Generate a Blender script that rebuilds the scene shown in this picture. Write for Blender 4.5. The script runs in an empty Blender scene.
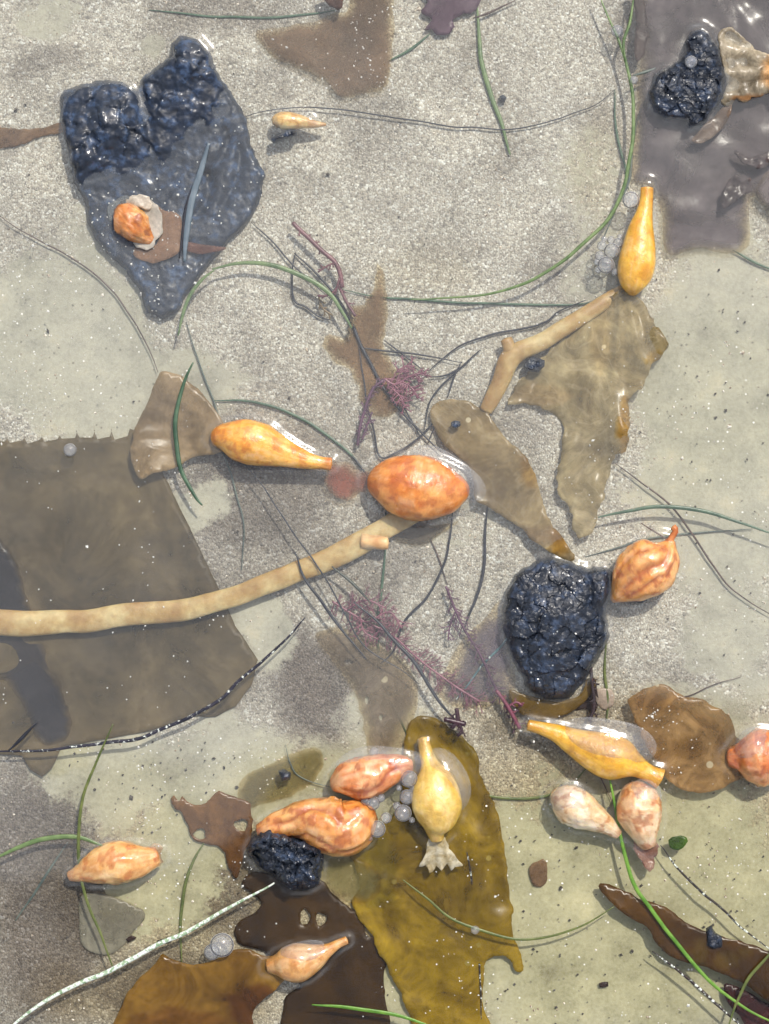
import bpy, math, random
import numpy as np
from mathutils import Vector, geometry

random.seed(7)
rng = np.random.default_rng(7)
S = 0.0005            # metres per photo pixel at the water surface
H = 1.0               # camera height above the water
MM = 0.001
scene = bpy.context.scene
COL = scene.collection

# ------------------------------------------------------------------ noise
def _h(ix, iy, iz, seed):
    n = (ix.astype(np.int64) * 374761393 + iy.astype(np.int64) * 668265263 + iz.astype(np.int64) * 2147483647 + seed * 974634777) & 0xffffffff
    n = ((n ^ (n >> 13)) * 1274126177) & 0xffffffff
    n = ((n ^ (n >> 16)) * 2246822519) & 0xffffffff
    n = n ^ (n >> 15)
    return (n & 0xffffff).astype(np.float64) / 0xffffff

def vnoise(x, y, z=0.0, seed=0):
    x = np.asarray(x, float); y = np.asarray(y, float); z = np.zeros_like(x) + z
    ix, iy, iz = np.floor(x), np.floor(y), np.floor(z)
    fx, fy, fz = x - ix, y - iy, z - iz
    fx, fy, fz = [f * f * f * (f * (f * 6 - 15) + 10) for f in (fx, fy, fz)]
    r = 0
    for a in (0, 1):
        for b in (0, 1):
            for c in (0, 1):
                w = (fx if a else 1 - fx) * (fy if b else 1 - fy) * (fz if c else 1 - fz)
                r = r + w * _h(ix + a, iy + b, iz + c, seed)
    return r * 2 - 1

def fbm(x, y, z=0.0, seed=0, o=4):
    r = 0; a = 1.0; t = 0
    x = np.asarray(x, float); y = np.asarray(y, float); z = np.asarray(z, float)
    for i in range(o):
        r = r + a * vnoise(x * 2 ** i, y * 2 ** i, z * 2 ** i, seed + i * 17); t += a; a *= .5
    return r / t

def ridged(x, y, z=0.0, seed=0, o=3):
    r = 0; a = 1.0; t = 0
    x = np.asarray(x, float); y = np.asarray(y, float); z = np.asarray(z, float)
    for i in range(o):
        r = r + a * (1 - np.abs(vnoise(x * 2 ** i, y * 2 ** i, z * 2 ** i, seed + i * 17)) * 2); t += a; a *= .55
    return r / t

def worley(x, y, seed=0):
    ix, iy = np.floor(x), np.floor(y); d = np.full(x.shape, 9.0)
    for a in (-1, 0, 1):
        for b in (-1, 0, 1):
            cx, cy = ix + a, iy + b; z = np.zeros_like(cx)
            px, py = cx + _h(cx, cy, z, seed), cy + _h(cx, cy, z + 1, seed)
            d = np.minimum(d, np.hypot(x - px, y - py))
    return d

def facet(x, y, seed=0, tilt=.9):
    """tilted flat facets: every worley cell a plane of its own"""
    ix, iy = np.floor(x), np.floor(y); d = np.full(x.shape, 9.0); h = np.zeros(x.shape)
    for a in (-1, 0, 1):
        for b in (-1, 0, 1):
            cx, cy = ix + a, iy + b; z = np.zeros_like(cx)
            px, py = cx + _h(cx, cy, z, seed), cy + _h(cx, cy, z + 1, seed)
            gx, gy, o = _h(cx, cy, z + 2, seed) - .5, _h(cx, cy, z + 3, seed) - .5, _h(cx, cy, z + 4, seed) - .5
            q = np.hypot(x - px, y - py); hh = o + tilt * 2 * (gx * (x - px) + gy * (y - py))
            k = q < d; d = np.where(k, q, d); h = np.where(k, hh, h)
    return h

def lin(r, g, b):
    return tuple(((c / 255) / 12.92 if c / 255 <= .04045 else ((c / 255 + .055) / 1.055) ** 2.4) for c in (r, g, b))

def P(px, py, z):
    """photo pixel + height in metres -> world point (arrays ok)"""
    k = (H - z) / H
    return (px - 384.5) * S * k, (512 - py) * S * k, z

def sstep(a, b, x):
    t = np.clip((x - a) / (b - a), 0, 1); return t * t * (3 - 2 * t)

# ------------------------------------------------------------------ materials
def new_mat(name):
    m = bpy.data.materials.new(name); m.use_nodes = True
    nt = m.node_tree; nt.nodes.clear()
    return m, nt, nt.nodes, nt.links

def N(nt, t, **kw):
    n = nt.nodes.new(t)
    for k, v in kw.items():
        if k in ('op',): n.operation = v
        elif hasattr(n, k): setattr(n, k, v)
    return n

def ramp(nt, fac, stops, interp='LINEAR'):
    r = nt.nodes.new('ShaderNodeValToRGB'); r.color_ramp.interpolation = interp
    while len(r.color_ramp.elements) < len(stops): r.color_ramp.elements.new(.5)
    for e, (p, c) in zip(r.color_ramp.elements, stops):
        e.position = p; e.color = (c[0], c[1], c[2], 1) if hasattr(c, '__len__') else (c, c, c, 1)
    nt.links.new(fac, r.inputs[0]); return r.outputs[0]

def noise(nt, vec, scale, detail=3, rough=.55, dist=0):
    n = nt.nodes.new('ShaderNodeTexNoise'); n.inputs['Scale'].default_value = scale
    n.inputs['Detail'].default_value = detail; n.inputs['Roughness'].default_value = rough; n.inputs['Distortion'].default_value = dist
    nt.links.new(vec, n.inputs['Vector']); return n.outputs['Fac']

def mixc(nt, fac, a, b, bt='MIX'):
    m = nt.nodes.new('ShaderNodeMix'); m.data_type = 'RGBA'; m.blend_type = bt
    for v, i in ((fac, 0), (a, 6), (b, 7)):
        if isinstance(v, (int, float)): m.inputs[i].default_value = v
        elif isinstance(v, tuple): m.inputs[i].default_value = (*v[:3], 1)
        else: nt.links.new(v, m.inputs[i])
    return m.outputs[2]

def math_(nt, op, a, b=0.0, clamp=False):
    m = nt.nodes.new('ShaderNodeMath'); m.operation = op; m.use_clamp = clamp
    for v, i in ((a, 0), (b, 1)):
        if isinstance(v, (int, float)): m.inputs[i].default_value = v
        else: nt.links.new(v, m.inputs[i])
    return m.outputs[0]

def bump(nt, h, strength, dist, normal=None):
    b = nt.nodes.new('ShaderNodeBump'); b.inputs['Strength'].default_value = strength; b.inputs['Distance'].default_value = dist
    nt.links.new(h, b.inputs['Height'])
    if normal: nt.links.new(normal, b.inputs['Normal'])
    return b.outputs[0]

def finish(nt, shader):
    o = nt.nodes.new('ShaderNodeOutputMaterial'); nt.links.new(shader, o.inputs['Surface'])

def princ(nt, col, rough=.4, normal=None, **kw):
    p = nt.nodes.new('ShaderNodeBsdfPrincipled')
    def put(k, v):
        if isinstance(v, (int, float)): p.inputs[k].default_value = v
        elif isinstance(v, tuple): p.inputs[k].default_value = (*v[:3], 1) if len(v) == 3 and k in ('Base Color',) else v
        else: nt.links.new(v, p.inputs[k])
    put('Base Color', col); put('Roughness', rough)
    if normal: nt.links.new(normal, p.inputs['Normal'])
    for k, v in kw.items(): put(k.replace('_', ' '), v)
    return p.outputs[0]

def geo_pos(nt):
    return nt.nodes.new('ShaderNodeNewGeometry').outputs['Position']

def attr(nt, name):
    a = nt.nodes.new('ShaderNodeAttribute'); a.attribute_name = name; return a

def voro(nt, vec, scale, feature='F1', rnd=1):
    v = nt.nodes.new('ShaderNodeTexVoronoi'); v.feature = feature; v.inputs['Scale'].default_value = scale
    v.inputs['Randomness'].default_value = rnd
    nt.links.new(vec, v.inputs['Vector']); return v

# --- sand: every grain a voronoi cell with its own mineral colour
def mat_sand():
    m, nt, nodes, L = new_mat('sand')
    p = geo_pos(nt)
    a = attr(nt, 'mask')                    # R silt, G dark mineral sand, B olive/ochre stain
    sep = nodes.new('ShaderNodeSeparateColor'); L.new(a.outputs['Color'], sep.inputs[0])
    silt, dark, olive = sep.outputs
    cells = []
    for sc in (900, 1600):
        v = voro(nt, p, sc)
        sc_ = nodes.new('ShaderNodeSeparateColor'); L.new(v.outputs['Color'], sc_.inputs[0])
        cells.append((v, sc_))
    g1 = ramp(nt, cells[0][1].outputs[0], [(0, lin(40, 36, 33)), (.10, lin(100, 93, 86)), (.36, lin(152, 143, 130)), (.66, lin(180, 171, 155)), (.86, lin(206, 199, 185)), (.945, lin(250, 247, 238)), (1, lin(255, 255, 250))])
    g2 = ramp(nt, cells[1][1].outputs[1], [(0, lin(60, 55, 50)), (.22, lin(132, 124, 114)), (.7, lin(180, 171, 157)), (.92, lin(222, 216, 203)), (1, lin(255, 253, 246))])
    warm = ramp(nt, cells[1][1].outputs[2], [(0, lin(190, 165, 130)), (.1, lin(175, 160, 140)), (.2, lin(165, 158, 150)), (1, lin(165, 160, 155))])
    c = mixc(nt, ramp(nt, noise(nt, p, 130, 2), [(.4, .25), (.6, .75)]), g1, g2)
    c = mixc(nt, .2, c, warm); c = mixc(nt, .16, c, lin(168, 160, 146))
    big = noise(nt, p, 28, 4)
    tone = ramp(nt, big, [(.34, (.72, .73, .71)), (.5, (.97, 1, .98)), (.66, (1.12, 1.15, 1.12))])
    c = mixc(nt, 1.0, c, tone, 'MULTIPLY')
    dk = mixc(nt, 1.0, c, lin(150, 142, 140), 'MULTIPLY')
    c = mixc(nt, dark, c, dk)
    c = mixc(nt, math_(nt, 'MULTIPLY', olive, .8), c, mixc(nt, 1.0, c, lin(222, 205, 158), 'MULTIPLY'))
    # fine silt drape
    n2 = noise(nt, p, 42, 5, .7); n3 = noise(nt, p, 600, 2)
    sc1 = ramp(nt, n2, [(.28, lin(134, 131, 116)), (.45, lin(160, 157, 139)), (.6, lin(174, 170, 150)), (.75, lin(190, 180, 152))])
    sc2 = ramp(nt, n2, [(.28, lin(112, 106, 72)), (.45, lin(148, 143, 106)), (.6, lin(166, 160, 122)), (.75, lin(186, 178, 136))])
    sc = mixc(nt, olive, sc1, sc2)
    sc = mixc(nt, .12, sc, ramp(nt, n3, [(.3, (.15, .14, .1)), (.6, (.6, .58, .5))]))
    # a few grains and dark bits showing through the silt
    bits = voro(nt, p, 420)
    sb = nodes.new('ShaderNodeSeparateColor'); L.new(bits.outputs['Color'], sb.inputs[0])
    spot = math_(nt, 'MULTIPLY', ramp(nt, sb.outputs[0], [(.93, 0), (.95, 1)]), ramp(nt, bits.outputs['Distance'], [(.18, 1), (.3, 0)]))
    sc = mixc(nt, math_(nt, 'MULTIPLY', spot, .7), sc, lin(105, 98, 85))
    spot2 = math_(nt, 'MULTIPLY', ramp(nt, sb.outputs[1], [(.93, 0), (.95, 1)]), ramp(nt, bits.outputs['Distance'], [(.15, 1), (.25, 0)]))
    sc = mixc(nt, spot2, sc, lin(235, 232, 225))
    edge = math_(nt, 'ADD', silt, math_(nt, 'MULTIPLY', math_(nt, 'SUBTRACT', noise(nt, p, 260, 4, .7), .5), 1.3))
    sf = ramp(nt, edge, [(.32, 0), (.62, 1)])
    c = mixc(nt, sf, c, sc)
    hgt = math_(nt, 'MULTIPLY', math_(nt, 'SUBTRACT', 1.0, cells[0][0].outputs['Distance']), math_(nt, 'SUBTRACT', 1.0, math_(nt, 'MULTIPLY', sf, .85)))
    nrm = bump(nt, hgt, .8, .0005)
    rough = mixc(nt, sf, ramp(nt, cells[0][1].outputs[1], [(0, .25), (.15, .6), (1, .75)]), (.7, .7, .7))
    finish(nt, princ(nt, c, rough, nrm, Specular_IOR_Level=.35))
    return m

def fres(nt, normal=None, f0=.025, gain=1.0):
    lw = nt.nodes.new('ShaderNodeLayerWeight'); lw.inputs[0].default_value = .5
    if normal: nt.links.new(normal, lw.inputs['Normal'])
    f = math_(nt, 'POWER', lw.outputs['Facing'], 5.0)
    return math_(nt, 'ADD', f0, math_(nt, 'MULTIPLY', f, (1 - f0) * gain), True)

def mat_water():
    m, nt, nodes, L = new_mat('sea_water')
    p = geo_pos(nt)
    tr = nodes.new('ShaderNodeBsdfTransparent'); tr.inputs[0].default_value = (.965, .972, .955, 1)
    gl = nodes.new('ShaderNodeBsdfGlossy'); gl.inputs['Roughness'].default_value = .15
    fr = fres(nt, None, .024)
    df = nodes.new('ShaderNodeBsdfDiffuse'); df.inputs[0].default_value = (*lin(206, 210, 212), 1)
    silt_sky_veil = attr(nt, 'silt_sky_veil').outputs['Fac']  # water milkiness plus painted sky reflection, mixed in as diffuse
    mx = nodes.new('ShaderNodeMixShader'); L.new(silt_sky_veil, mx.inputs[0]); L.new(tr.outputs[0], mx.inputs[1]); L.new(df.outputs[0], mx.inputs[2])
    m2 = nodes.new('ShaderNodeMixShader'); L.new(fr, m2.inputs[0]); L.new(mx.outputs[0], m2.inputs[1]); L.new(gl.outputs[0], m2.inputs[2])
    finish(nt, m2.outputs[0]); return m

def mat_tar(name, tint=(1, 1.02, 1.08), grain=500, rough=.3):
    m, nt, nodes, L = new_mat(name)
    p = geo_pos(nt)
    n1 = noise(nt, p, 160, 6, .65); n2 = noise(nt, p, grain, 3, .6)
    c = ramp(nt, n1, [(.3, (.004 * tint[0], .005 * tint[1], .007 * tint[2])), (.52, (.009 * tint[0], .012 * tint[1], .018 * tint[2])), (.68, (.035 * tint[0], .048 * tint[1], .072 * tint[2]))])
    sp = voro(nt, p, 480); s2 = nodes.new('ShaderNodeSeparateColor'); L.new(sp.outputs['Color'], s2.inputs[0])
    spk = math_(nt, 'MULTIPLY', ramp(nt, s2.outputs[0], [(.962, 0), (.97, 1)]), ramp(nt, sp.outputs['Distance'], [(.16, 1), (.24, 0)]))
    c = mixc(nt, math_(nt, 'MULTIPLY', spk, .7), c, lin(200, 205, 205))
    vb = voro(nt, p, 330); b = bump(nt, n1, .5, .0010); b = bump(nt, vb.outputs['Distance'], .3, .0006, b); b = bump(nt, n2, .5, .0006, b)
    r = ramp(nt, n2, [(.3, rough * .7), (.7, rough * 1.5)])
    wet = ramp(nt, noise(nt, p, 110, 3, .6), [(.44, .03), (.66, .7)])
    finish(nt, princ(nt, c, r, b, Specular_IOR_Level=.55, Coat_Weight=wet, Coat_Roughness=.2)); return m

_bm = {}
def mat_blade(c1, c2, alpha=.85, scale=60, spots=.0, rough=.3, bumpd=.0006, spotcol=(235, 225, 195), name='kelp_skin', vein=0.0):
    key = (c1, c2, alpha, scale, spots, rough, spotcol, vein, bumpd)
    if key in _bm: return _bm[key]
    m, nt, nodes, L = new_mat(name)
    p = geo_pos(nt)
    n1 = noise(nt, p, scale, 6, .66, .9); n2 = noise(nt, p, scale * 7, 3)
    c = ramp(nt, n1, [(.33, lin(*c1)), (.64, lin(*c2))])
    c = mixc(nt, .25, c, mixc(nt, 1.0, c, ramp(nt, n2, [(.3, (.35, .33, .3)), (.7, (1.5, 1.5, 1.45))]), 'MULTIPLY'))
    al = math_(nt, 'ADD', alpha, math_(nt, 'MULTIPLY', math_(nt, 'SUBTRACT', n1, .5), .8 if alpha < .97 else .0), True)
    if spots:
        v = voro(nt, p, 190); s = nodes.new('ShaderNodeSeparateColor'); L.new(v.outputs['Color'], s.inputs[0])
        rad = math_(nt, 'MULTIPLY', s.outputs[1], .3)
        k = math_(nt, 'MULTIPLY', ramp(nt, s.outputs[0], [(1 - spots - .005, 0), (1 - spots, 1)]), ramp(nt, math_(nt, 'SUBTRACT', v.outputs['Distance'], rad), [(.0, 1), (.07, 0)]))
        c = mixc(nt, math_(nt, 'MULTIPLY', k, .75), c, lin(*spotcol))
    if vein: vv = math_(nt, 'ABSOLUTE', math_(nt, 'SUBTRACT', noise(nt, p, scale * .8, 3, .5, 1.6), .5))
    if vein: c = mixc(nt, ramp(nt, vv, [(0, vein), (.03, 0)]), c, mixc(nt, .5, c, lin(235, 222, 190)))
    n4 = noise(nt, p, scale * .45, 2, .5)
    c = mixc(nt, 1.0, c, ramp(nt, n4, [(.35, (.72, .70, .66)), (.62, (1.18, 1.17, 1.12))]), 'MULTIPLY')
    a = attr(nt, 'tone')                  # per-thing colour zones (white = none)
    c = mixc(nt, 1.0, c, a.outputs['Color'], 'MULTIPLY'); al = math_(nt, 'MULTIPLY', al, a.outputs['Alpha'])
    w = nt.nodes.new('ShaderNodeTexNoise'); w.inputs['Scale'].default_value = scale * 1.6; w.inputs['Detail'].default_value = 4; w.inputs['Distortion'].default_value = 1.2
    L.new(p, w.inputs['Vector'])
    b = bump(nt, w.outputs['Fac'], .35, bumpd * 2)
    sh = princ(nt, c, rough, b, Specular_IOR_Level=.4, Coat_Weight=.12, Coat_Roughness=.15)
    tl = nodes.new('ShaderNodeBsdfTranslucent'); L.new(c, tl.inputs[0])
    ms = nodes.new('ShaderNodeMixShader'); ms.inputs[0].default_value = .32; L.new(sh, ms.inputs[1]); L.new(tl.outputs[0], ms.inputs[2])
    tr = nodes.new('ShaderNodeBsdfTransparent'); tr.inputs[0].default_value = (1, .97, .9, 1)
    mx = nodes.new('ShaderNodeMixShader'); L.new(al, mx.inputs[0]); L.new(tr.outputs[0], mx.inputs[1]); L.new(ms.outputs[0], mx.inputs[2])
    finish(nt, mx.outputs[0]); _bm[key] = m; return m

def mat_float():
    m, nt, nodes, L = new_mat('float_skin')
    p = geo_pos(nt)
    a = attr(nt, 'skin')
    n1 = noise(nt, p, 220, 5, .65, .8); n2 = noise(nt, p, 900, 3); n3 = noise(nt, p, 90, 3, .6, 1.0)
    c = mixc(nt, .7, a.outputs['Color'], mixc(nt, 1.0, a.outputs['Color'], ramp(nt, n1, [(.3, (.78, .7, .58)), (.5, (1, 1, 1)), (.7, (1.14, 1.22, 1.3))]), 'MULTIPLY'))
    c = mixc(nt, .5, c, mixc(nt, 1.0, c, ramp(nt, n3, [(.35, (.86, .78, .64)), (.6, (1.08, 1.08, 1.08))]), 'MULTIPLY'))
    b = bump(nt, n1, .45, .0012); b = bump(nt, n2, .3, .0004, b)
    finish(nt, princ(nt, c, ramp(nt, n2, [(.3, .26), (.7, .46)]), b, Subsurface_Weight=.35, Subsurface_Radius=(.005, .003, .0012), Subsurface_Scale=1.0,
                     Specular_IOR_Level=.8, Coat_Weight=1.0, Coat_Roughness=.05)); return m

_gm = {}
def mat_strand(c, c2=None, speck=0.0, rough=.35, name='strand'):
    key = (c, c2, speck)
    if key in _gm: return _gm[key]
    m, nt, nodes, L = new_mat(name)
    p = geo_pos(nt)
    n1 = noise(nt, p, 140, 3)
    c2 = c2 or tuple(min(255, int(v * 1.25)) for v in c)
    col = ramp(nt, n1, [(.35, lin(*c)), (.65, lin(*c2))])
    n = noise(nt, p, 420, 4, .7)
    if speck:
        col = mixc(nt, ramp(nt, n, [(.62 - speck * .2, 0), (.66 - speck * .2, 1)]), col, lin(222, 228, 218))
    finish(nt, princ(nt, col, rough, bump(nt, n, .4, .0005), Specular_IOR_Level=.5)); _gm[key] = m; return m

def mat_bubble():
    m, nt, nodes, L = new_mat('bubble_film')
    lw = nodes.new('ShaderNodeLayerWeight'); lw.inputs[0].default_value = .35
    tr = nodes.new('ShaderNodeBsdfTransparent'); tr.inputs[0].default_value = (.93, .94, .95, 1)
    gl = nodes.new('ShaderNodeBsdfGlossy'); gl.inputs['Roughness'].default_value = .03
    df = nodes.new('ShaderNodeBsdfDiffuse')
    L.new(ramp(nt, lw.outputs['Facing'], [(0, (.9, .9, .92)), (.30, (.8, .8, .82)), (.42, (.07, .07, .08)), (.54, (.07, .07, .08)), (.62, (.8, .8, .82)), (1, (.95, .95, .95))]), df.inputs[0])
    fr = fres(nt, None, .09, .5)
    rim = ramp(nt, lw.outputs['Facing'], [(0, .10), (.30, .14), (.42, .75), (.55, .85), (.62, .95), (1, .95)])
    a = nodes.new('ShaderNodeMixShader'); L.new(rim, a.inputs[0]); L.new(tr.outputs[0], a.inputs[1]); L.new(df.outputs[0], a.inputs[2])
    b = nodes.new('ShaderNodeMixShader'); L.new(fr, b.inputs[0]); L.new(a.outputs[0], b.inputs[1]); L.new(gl.outputs[0], b.inputs[2])
    finish(nt, b.outputs[0]); return m

def mat_film():
    m, nt, nodes, L = new_mat('wet_membrane')
    p = geo_pos(nt)
    nb = bump(nt, noise(nt, p, 260, 3), .35, .0012)
    lw = nodes.new('ShaderNodeLayerWeight'); lw.inputs[0].default_value = .4
    tr = nodes.new('ShaderNodeBsdfTransparent'); tr.inputs[0].default_value = (.97, .97, .97, 1)
    gl = nodes.new('ShaderNodeBsdfGlossy'); gl.inputs['Roughness'].default_value = .14; L.new(nb, gl.inputs['Normal'])
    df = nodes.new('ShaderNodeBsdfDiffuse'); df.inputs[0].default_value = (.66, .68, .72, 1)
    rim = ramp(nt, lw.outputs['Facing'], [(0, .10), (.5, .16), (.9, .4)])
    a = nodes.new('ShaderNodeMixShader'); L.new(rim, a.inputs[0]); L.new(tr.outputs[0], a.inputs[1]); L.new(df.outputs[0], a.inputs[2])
    fr = fres(nt, nb, .05, .5)
    b = nodes.new('ShaderNodeMixShader'); L.new(fr, b.inputs[0]); L.new(a.outputs[0], b.inputs[1]); L.new(gl.outputs[0], b.inputs[2])
    finish(nt, b.outputs[0]); return m

M_SAND, M_WATER, M_FLOAT, M_BUB, M_FILM = mat_sand(), mat_water(), mat_float(), mat_bubble(), mat_film()

# ------------------------------------------------------------------ object helpers
WORLD_LOC = {}
def link_mesh(name, verts, faces, mat, parent=None, smooth=True, origin=None):
    verts = np.asarray(verts, float)
    if origin is None: origin = verts.mean(axis=0)
    origin = np.asarray(origin, float)
    me = bpy.data.meshes.new(name)
    me.from_pydata((verts - origin).tolist(), [], [list(map(int, f)) for f in faces])
    if smooth: me.polygons.foreach_set('use_smooth', [True] * len(me.polygons))
    me.update()
    o = bpy.data.objects.new(name, me); COL.objects.link(o)
    o.data.materials.append(mat)
    if parent is not None:
        o.parent = parent; o.location = Vector(origin) - WORLD_LOC.get(parent.name, parent.location)
    else: o.location = origin
    WORLD_LOC[o.name] = Vector(origin)
    return o

def add_col(o, name, cols, alpha=None):
    ca = o.data.color_attributes.new(name, 'FLOAT_COLOR', 'POINT')
    c = np.ones((len(cols), 4)); c[:, :3] = cols
    if alpha is not None: c[:, 3] = alpha
    ca.data.foreach_set('color', c.ravel())

def tag(o, label=None, cat=None, group=None, kind=None):
    if label: o['label'] = label
    if cat: o['category'] = cat
    if group: o['group'] = group
    if kind: o['kind'] = kind
    return o

def thing(name, px, py, z, label, cat, group=None):
    o = bpy.data.objects.new(name, None); COL.objects.link(o)
    o.location = P(px, py, z * MM); o.empty_display_size = .01
    return tag(o, label, cat, group)

def catmull(pts, n):
    p = np.asarray(pts, float)
    p = np.vstack([2 * p[0] - p[1], p, 2 * p[-1] - p[-2]])
    seg = np.linalg.norm(np.diff(p[1:-1, :2], axis=0), axis=1); cum = np.concatenate([[0], np.cumsum(seg)])
    out = []
    for s in np.linspace(0, cum[-1], n):
        i = min(np.searchsorted(cum, s, 'right') - 1, len(seg) - 1)
        t = (s - cum[i]) / max(seg[i], 1e-9)
        a, b, c, d = p[i], p[i + 1], p[i + 2], p[i + 3]
        out.append(.5 * ((2 * b) + (-a + c) * t + (2 * a - 5 * b + 4 * c - d) * t * t + (-a + 3 * b - 3 * c + d) * t ** 3))
    return np.array(out), cum[-1]

def tube_arrays(pts, nseg=12, step=2.0, flat=1.0, wob=0.0, seed=0, disp=None, nmin=6, cap=True):
    """pts: (px, py, z_mm, r_px). returns verts, faces, t, theta"""
    L0 = sum(math.dist(a[:2], b[:2]) for a, b in zip(pts, pts[1:]))
    n = max(nmin, int(L0 / step))
    c, _ = catmull(pts, n)
    r = np.maximum(c[:, 3], .15) * S
    z = c[:, 2] * MM
    X, Y, Z = P(c[:, 0], c[:, 1], z)
    if wob:
        q = np.linspace(0, L0 / 30, n)
        X = X + vnoise(q, q * 0, 3.3, seed) * wob * S; Y = Y + vnoise(q, q * 0, 8.3, seed + 5) * wob * S
        Z = Z + vnoise(q, q * 0, 5.1, seed + 9) * wob * S * .3
    C = np.stack([X, Y, Z], 1)
    T = np.gradient(C, axis=0); T /= np.linalg.norm(T, axis=1)[:, None] + 1e-12
    up = np.array([0, 0, 1.0])
    B = np.cross(T, up); B /= np.linalg.norm(B, axis=1)[:, None] + 1e-12
    U = np.cross(B, T)
    th = np.linspace(0, 2 * math.pi, nseg, endpoint=False)
    tt = np.linspace(0, 1, n)
    TT, TH = np.meshgrid(tt, th, indexing='ij')
    R = np.repeat(r[:, None], nseg, 1)
    if disp is not None: R = R * (1 + disp(TT, TH))
    V = C[:, None, :] + R[..., None] * (np.cos(TH)[..., None] * B[:, None, :] + flat * np.sin(TH)[..., None] * U[:, None, :])
    verts = V.reshape(-1, 3)
    i = np.arange(n - 1)[:, None] * nseg; j = np.arange(nseg)[None]; jn = (j + 1) % nseg
    f = np.stack([i + j, i + jn, i + nseg + jn, i + nseg + j], -1).reshape(-1, 4).tolist()
    t_, th_ = TT.ravel(), TH.ravel()
    if cap:
        verts = np.vstack([verts, C[0] - T[0] * r[0] * .25, C[-1] + T[-1] * r[-1] * .25])
        a, b = n * nseg, n * nseg + 1
        f += [[a, (k + 1) % nseg, k] for k in range(nseg)] + [[b, (n - 1) * nseg + k, (n - 1) * nseg + (k + 1) % nseg] for k in range(nseg)]
        t_ = np.append(t_, [0, 1]); th_ = np.append(th_, [0, 0])
    return verts, f, t_, th_

def refine(poly, step=3.0, jit=.6, seed=0, jscale=9.0, smooth=True):
    p = np.asarray(poly, float)
    if smooth:
        q = np.vstack([p[-1], p, p[0], p[1]]); out = []
        for i in range(1, len(q) - 2):
            a, b, c, d = q[i - 1], q[i], q[i + 1], q[i + 2]
            k = max(1, int(np.linalg.norm(c - b) / step))
            for t in np.arange(k) / k:
                out.append(.5 * ((2 * b) + (-a + c) * t + (2 * a - 5 * b + 4 * c - d) * t * t + (-a + 3 * b - 3 * c + d) * t ** 3))
        p = np.array(out)
    else:
        out = []
        for a, b in zip(p, np.roll(p, -1, 0)):
            k = max(1, int(np.linalg.norm(b - a) / step))
            for t in np.arange(k) / k: out.append(a + (b - a) * t)
        p = np.array(out)
    if jit:
        n1 = fbm(p[:, 0] / jscale, p[:, 1] / jscale, 1.7, seed, 3); n2 = fbm(p[:, 0] / jscale, p[:, 1] / jscale, 9.7, seed + 3, 3)
        p = p + np.stack([n1, n2], 1) * jit * 2.2
    return p

def inside(poly, x, y):
    r = np.zeros(len(x), bool)
    a = poly; b = np.roll(poly, -1, 0)
    for (x1, y1), (x2, y2) in zip(a, b):
        if y1 == y2: continue
        k = ((y1 > y) != (y2 > y)) & (x < (x2 - x1) * (y - y1) / (y2 - y1) + x1)
        r ^= k
    return r

def dist_poly(poly, x, y):
    d = np.full(len(x), 1e9)
    a = poly; b = np.roll(poly, -1, 0)
    for p, q in zip(a, b):
        e = q - p; l = max((e ** 2).sum(), 1e-9)
        t = np.clip(((x - p[0]) * e[0] + (y - p[1]) * e[1]) / l, 0, 1)
        dd = np.hypot(x - p[0] - t * e[0], y - p[1] - t * e[1]); d = np.minimum(d, dd)
    return d

def triangulate(poly, spacing, holes=()):
    x0, y0 = poly.min(0); x1, y1 = poly.max(0)
    gx, gy = np.meshgrid(np.arange(x0, x1, spacing), np.arange(y0, y1, spacing * .866))
    gx = gx + (np.arange(gx.shape[0]) % 2)[:, None] * spacing * .5
    gx = gx.ravel() + rng.uniform(-.18, .18, gx.size) * spacing; gy = gy.ravel() + rng.uniform(-.18, .18, gy.size) * spacing
    k = inside(poly, gx, gy); gx, gy = gx[k], gy[k]
    k = dist_poly(poly, gx, gy) > spacing * .45
    for h in holes: k &= ~inside(h, gx, gy) & (dist_poly(h, gx, gy) > spacing * .4)
    gx, gy = gx[k], gy[k]
    pts = [Vector(p) for p in poly]; edges = [(i, (i + 1) % len(poly)) for i in range(len(poly))]
    for h in holes:
        o = len(pts); pts += [Vector(p) for p in h]; edges += [(o + i, o + (i + 1) % len(h)) for i in range(len(h))]
    pts += [Vector((a, b)) for a, b in zip(gx, gy)]
    v, e, f, *_ = geometry.delaunay_2d_cdt(pts, edges, [], 0, 1e-6)
    v = np.array([tuple(q) for q in v]); f = np.array([t for t in f if len(t) == 3])
    c = v[f].mean(1)
    k = inside(poly, c[:, 0], c[:, 1])
    for h in holes: k &= ~inside(h, c[:, 0], c[:, 1])
    f = f[k]
    used = np.unique(f); remap = -np.ones(len(v), int); remap[used] = np.arange(len(used))
    v = v[used]; f = remap[f]
    # consistent winding (up in world: photo y is flipped)
    a, b, c = v[f[:, 0]], v[f[:, 1]], v[f[:, 2]]
    s = (b[:, 0] - a[:, 0]) * (c[:, 1] - a[:, 1]) - (b[:, 1] - a[:, 1]) * (c[:, 0] - a[:, 0])
    f[s > 0] = f[s > 0][:, ::-1]
    return v, f

def solid(v, f, ztop, zbot):
    """closed solid from a top sheet and a bottom sheet over the same outline"""
    n = len(v)
    top = np.stack(P(v[:, 0], v[:, 1], ztop), 1); bot = np.stack(P(v[:, 0], v[:, 1], zbot), 1)
    from collections import Counter
    cnt = {}
    for t in f:
        for i in range(3):
            a, b = int(t[i]), int(t[(i + 1) % 3])
            if (b, a) in cnt: del cnt[(b, a)]
            else: cnt[(a, b)] = 1
    faces = f.tolist() + (f[:, ::-1] + n).tolist() + [[b, a, a + n, b + n] for a, b in cnt]
    return np.vstack([top, bot]), faces

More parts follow.
